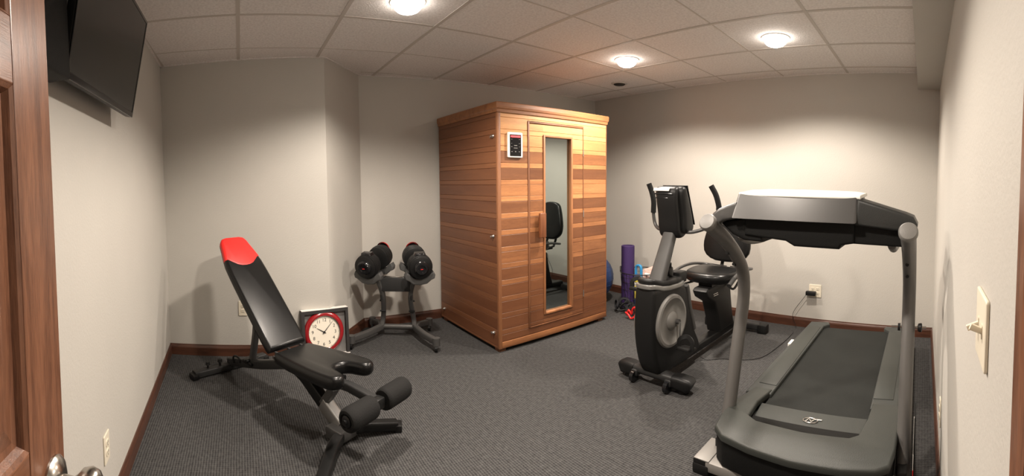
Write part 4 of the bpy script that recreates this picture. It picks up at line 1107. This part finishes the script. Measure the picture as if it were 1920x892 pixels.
# motor hood: horseshoe in plan
hood = [(-.900, 2.26), (-.925, 2.05), (-.918, 1.86), (-.895, 1.745), (-.84, 1.700), (-.70, 1.672), (-.51, 1.655), (-.30, 1.660), (-.16, 1.675), (-.105, 1.705), (-.088, 1.80), (-.085, 2.00), (-.092, 2.26),
        (-.238, 2.26), (-.242, 2.08), (-.262, 1.905), (-.30, 1.868), (-.51, 1.856), (-.74, 1.872), (-.795, 1.910), (-.815, 2.08), (-.800, 2.26)]
bm = bm_new(); prism(bm, hood, .038, basis((0, 0, .196), (1, 0, 0), (0, 1, 0), (0, 0, 1)), .011)
for v in bm.verts:
    v.co.z -= .042 * max(0, (v.co.y - 1.80)) / .46
    if v.co.z > .20 and v.co.y < 1.78: v.co.z -= .014 * (1.78 - v.co.y) / .12
mh = K('motor_hood', bm, 'hood')
low_ = [(-.912, 2.05), (-.908, 1.86), (-.888, 1.752), (-.84, 1.712), (-.70, 1.684), (-.51, 1.667), (-.30, 1.672), (-.16, 1.687), (-.114, 1.715), (-.098, 1.80), (-.096, 2.05)]
bm = bm_new(); prism(bm, low_, .136, basis((0, 0, .070), (1, 0, 0), (0, 1, 0), (0, 0, 1)), .006)
for v in bm.verts:
    if v.co.z > .15: v.co.z -= .035 * max(0, (v.co.y - 1.80)) / .25
K('hood_skirt', bm, 'hood_dark', mh)
bm = bm_new()
pn = [(-.810, 2.122), (-.790, 1.915), (-.74, 1.880), (-.51, 1.864), (-.29, 1.876), (-.262, 1.915), (-.245, 2.122)]
prism(bm, pn, .020, basis((0, 0, .160), (1, 0, 0), (0, 1, 0), (0, 0, 1)), .006); hp = K('hood_panel', bm, 'rail_grey', mh)
bm = bm_new(); b2(bm, (-.81, 1.86, .10), (-.24, 2.125, .158)); K('hood_inner', bm, 'hood_dark', mh)
bm = bm_new()   # raised oval emblem
cL = Vector((-.520, 2.035, .1830))
tube(bm, [cL + Vector((.036 * math.cos(2 * PI * i / 32), .022 * math.sin(2 * PI * i / 32), 0)) for i in range(32)], .0030, 8, closed=True)
sweep(bm, [cL + Vector((-.020, -.016, .001)), cL + Vector((-.010, .014, .001)), cL + Vector((.008, -.012, .001)), cL + Vector((.020, .014, .001)), cL + Vector((.056, .016, .001))], rrect(.008, .003, .001, 1))
K('oval_emblem', bm, 'chrome', mh)
bm = bm_new(); b2(bm, (-.86, 1.99, .068), (-.12, 3.44, .120), .006); K('deck_frame', bm, 'hood_dark')
# belt
bm = bm_new(); prism(bm, [(3.475, .118), (3.490, .130), (3.490, .150), (3.478, .160), (2.150, .162), (2.134, .156), (2.130, .140), (2.140, .118)], .566, MX(-.800)); K('running_belt', bm, 'belt')
# rails
for s, xa, xb in ((-1, -.935, -.792), (1, -.248, -.100)):
    xo, xi = (xa, xb) if s < 0 else (xb, xa)
    bm = bm_new(); o = [(xo, 2.20), (xo, 2.60), (xo + (.025 if s < 0 else -.012), 3.52), (xi + (.030 if s < 0 else -.03), 3.545), (xi + (.050 if s < 0 else -.045), 3.50), (xi + (.012 if s < 0 else 0), 3.44), (xi, 2.22)]
    prism(bm, o, .085, basis((0, 0, .100), (1, 0, 0), (0, 1, 0), (0, 0, 1)), .010); rl = K('side_rail', bm, 'rail_grey')
    xm = xo - s * .032
    bm = bm_new(); b2(bm, (min(xm, xi - s * -.006), 2.32, .1835), (max(xm, xi - s * -.006), 3.40, .1885), .002); K('foot_pad', bm, 'hood', rl)
    bm = bm_new(); b2(bm, (xo + s * .001 - .002, 2.95 if s < 0 else 2.75, .12), (xo + s * .001 + .002, 3.04 if s < 0 else 2.84, .165), .0005) if s > 0 else b2(bm, (-.9365, 2.96, .150), (-.915, 3.05, .1885), .001); K('rail_sticker', bm, 'paper', rl)
    bm = bm_new(); b2(bm, (xo - .02 if s < 0 else xo - .03, 3.30, .0), (xo + .03 if s < 0 else xo + .02, 3.42, .10), .008); K('rear_foot', bm, 'black')
# uprights: side profile in (y, z)
prof = [(1.905, .060), (1.945, .150), (1.985, .270), (2.035, .440), (2.085, .600), (2.125, .740), (2.110, .870), (2.020, .975), (1.890, 1.070), (1.760, 1.140), (1.712, 1.166)]
for xu in (-.925, -.058):
    bm = bm_new(); pts = catmull([(xu, y, z) for y, z in prof], 4)
    sweep(bm, pts, circ(.037, 22, .033), up=Vector((1, 0, 0))); up_ = K('upright', bm, 'upright')
    e = Vector((xu, 1.712, 1.166)); d = (e - Vector((xu, 1.80, 1.118))).normalized()
    bm = bm_new(); lathe(bm, e - d * .010, d, [(0, .030), (0, .040), (.018, .040), (.026, .034), (.029, .020), (.030, 0)], 32); K('end_cap', bm, 'cap', up_)
    for z0_, y0_ in ((1.005, 1.965), (.935, 2.045)):
        bm = bm_new(); cyl(bm, (xu - .008, y0_ - .018, z0_ - .012), (xu - .008, y0_ - .042, z0_ - .006), .008, n=10); K('upright_bolt', bm, 'black', up_)
bm = bm_new(); cyl(bm, (-.140, 2.105, .660), (.030, 2.105, .660), .007, n=12); pn_ = K('storage_pin', bm, 'chrome')
bm = bm_new(); lathe(bm, (-.012, 2.105, .660), (1, 0, 0), [(0, .012), (.004, .020), (.018, .022), (.022, .016), (.022, 0)], 18); K('pin_knob', bm, 'black', pn_)
bm = bm_new(); cyl(bm, (-.108, 2.105, .66), (-.096, 2.105, .66), .018, n=16); K('pin_washer', bm, 'black', pn_)
# upright foot brackets
for xu, s in ((-.925, 1), (-.050, -1)):
    bm = bm_new(); b2(bm, (xu - .012 if s > 0 else xu - .03, 1.83, .055), (xu + .03 if s > 0 else xu + .012, 2.02, .115), .006); K('upright_bracket', bm, 'gun_dark')
bm = bm_new(); b2(bm, (-.012, 1.80, .10), (-.006, 1.93, .375), .001); dc = K('warning_plate', bm, 'hood_dark')
bm = bm_new(); b2(bm, (-.0132, 1.801, .22), (-.0115, 1.815, .374), .0003); b2(bm, (-.0132, 1.80, .115), (-.0112, 1.86, .215), .0003); K('white_sticker', bm, 'paper', dc)
bm = bm_new(); b2(bm, (-.0132, 1.7985, .122), (-.010, 1.8005, .150), .0002); K('red_sticker', bm, 'red', dc)
# console bridge
YC = 1.765
def slab(name, ol, y0, depth, m, bev, par=tm, dz=0):
    bm = bm_new(); prism(bm, ol, depth, basis((0, y0, 0), (1, 0, 0), (0, 0, 1), (0, -1, 0)), bev); return K(name, bm, m, par)
hs_ = slab('console_housing', [(-.785, 1.205), (-.285, 1.205), (-.285, 1.100), (-.340, 1.090), (-.352, 1.072), (-.550, 1.074), (-.590, 1.095), (-.785, 1.110)], 1.98, .185, 'hood_dark', .012)
# grey shell: sheared box, its face leaning back
bm = bm_new()
shell = [(1.745, 1.186), (1.752, 1.186), (1.800, 1.296), (1.806, 1.300), (1.980, 1.316), (2.02, 1.25), (2.02, 1.12), (1.80, 1.180)]
prism(bm, [(1.758, 1.188), (1.796, 1.300), (1.99, 1.312), (2.03, 1.26), (2.03, 1.15), (1.80, 1.182)], .565, MX(-.838), .012)
for v in bm.verts:
    k = (v.co.z - 1.18) / .13
    if v.co.x < -.7: v.co.x += .022 * k
sh = K('console_shell', bm, 'console_grey')
bm = bm_new(); prism(bm, chaikin([(-.822, 1.795), (-.822, 1.795), (-.60, 1.786), (-.45, 1.786), (-.276, 1.795), (-.276, 1.795), (-.262, 1.99), (-.50, 2.03), (-.825, 2.00)], 1), .016, basis((.010, 0, 1.160), (1, 0, 0), (0, 1, .07), (0, 0, 1)), .007); K('console_top_panel', bm, 'console_top')
# arms to the uprights
slab('console_arm', [(-.925, 1.142), (-.955, 1.165), (-.938, 1.205), (-.905, 1.228), (-.815, 1.262), (-.800, 1.188), (-.880, 1.170)], 1.93, .155, 'console_grey', .014)
slab('console_arm', [(-.030, 1.142), (-.022, 1.190), (-.040, 1.222), (-.075, 1.235), (-.275, 1.290), (-.285, 1.180), (-.090, 1.160)], 1.93, .155, 'arm_dark', .014)
slab('arm_underside', [(-.915, 1.165), (-.72, 1.195), (-.70, 1.082), (-.79, 1.085), (-.85, 1.110)], 1.97, .165, 'hood_dark', .010)
slab('arm_underside', [(-.300, 1.195), (-.068, 1.168), (-.063, 1.092), (-.300, 1.098)], 1.97, .165, 'hood_dark', .010)
for s, xh in ((-1, -.845), (1, -.135)):
    bm = bm_new(); tube(bm, [(xh, 1.90, 1.085), (xh, 2.02, 1.055), (xh, 2.20, 1.045), (xh, 2.34, 1.055)], .019, 14, smooth=4); K('handrail', bm, 'cap')

# ------------------------------------------------------------------ camera: the sweep panorama of the photograph
cam = bpy.data.cameras.new('camera'); cam.type = 'PANO'; cam.panorama_type = 'CENTRAL_CYLINDRICAL'
F = 816.835; cy = 375.641
cam.central_cylindrical_range_u_min = -960 / F; cam.central_cylindrical_range_u_max = 960 / F
cam.central_cylindrical_range_v_min = -(892 - cy) / F; cam.central_cylindrical_range_v_max = cy / F
cam.central_cylindrical_radius = 1.0
cam.clip_start = .02; cam.clip_end = 60
co = bpy.data.objects.new('camera', cam); col.objects.link(co); scene.camera = co
yaw, pitch, roll = -.9465133, .0449993, -.0085417
fw = Vector((math.sin(yaw), math.cos(yaw), 0)); rt = Vector((math.cos(yaw), -math.sin(yaw), 0)); upv = Vector((0, 0, 1))
f2 = fw * math.cos(pitch) - upv * math.sin(pitch); u2 = upv * math.cos(pitch) + fw * math.sin(pitch)
r3 = rt * math.cos(roll) + u2 * math.sin(roll); u3 = u2 * math.cos(roll) - rt * math.sin(roll)
co.matrix_world = basis((0, 0, 1.351016), r3, u3, -f2)

# ------------------------------------------------------------------ world and view
w = bpy.data.worlds.new('hall_light'); scene.world = w; w.use_nodes = True
w.node_tree.nodes['Background'].inputs[0].default_value = (1, .90, .80, 1); w.node_tree.nodes['Background'].inputs[1].default_value = .12
scene.view_settings.view_transform = 'Standard'; scene.view_settings.look = 'None'
scene.view_settings.exposure = 0.0; scene.view_settings.gamma = 1.0; scene.view_settings.use_curve_mapping = False
scene.cycles.max_bounces = 12; scene.cycles.diffuse_bounces = 7; scene.cycles.glossy_bounces = 6; scene.cycles.transparent_max_bounces = 12
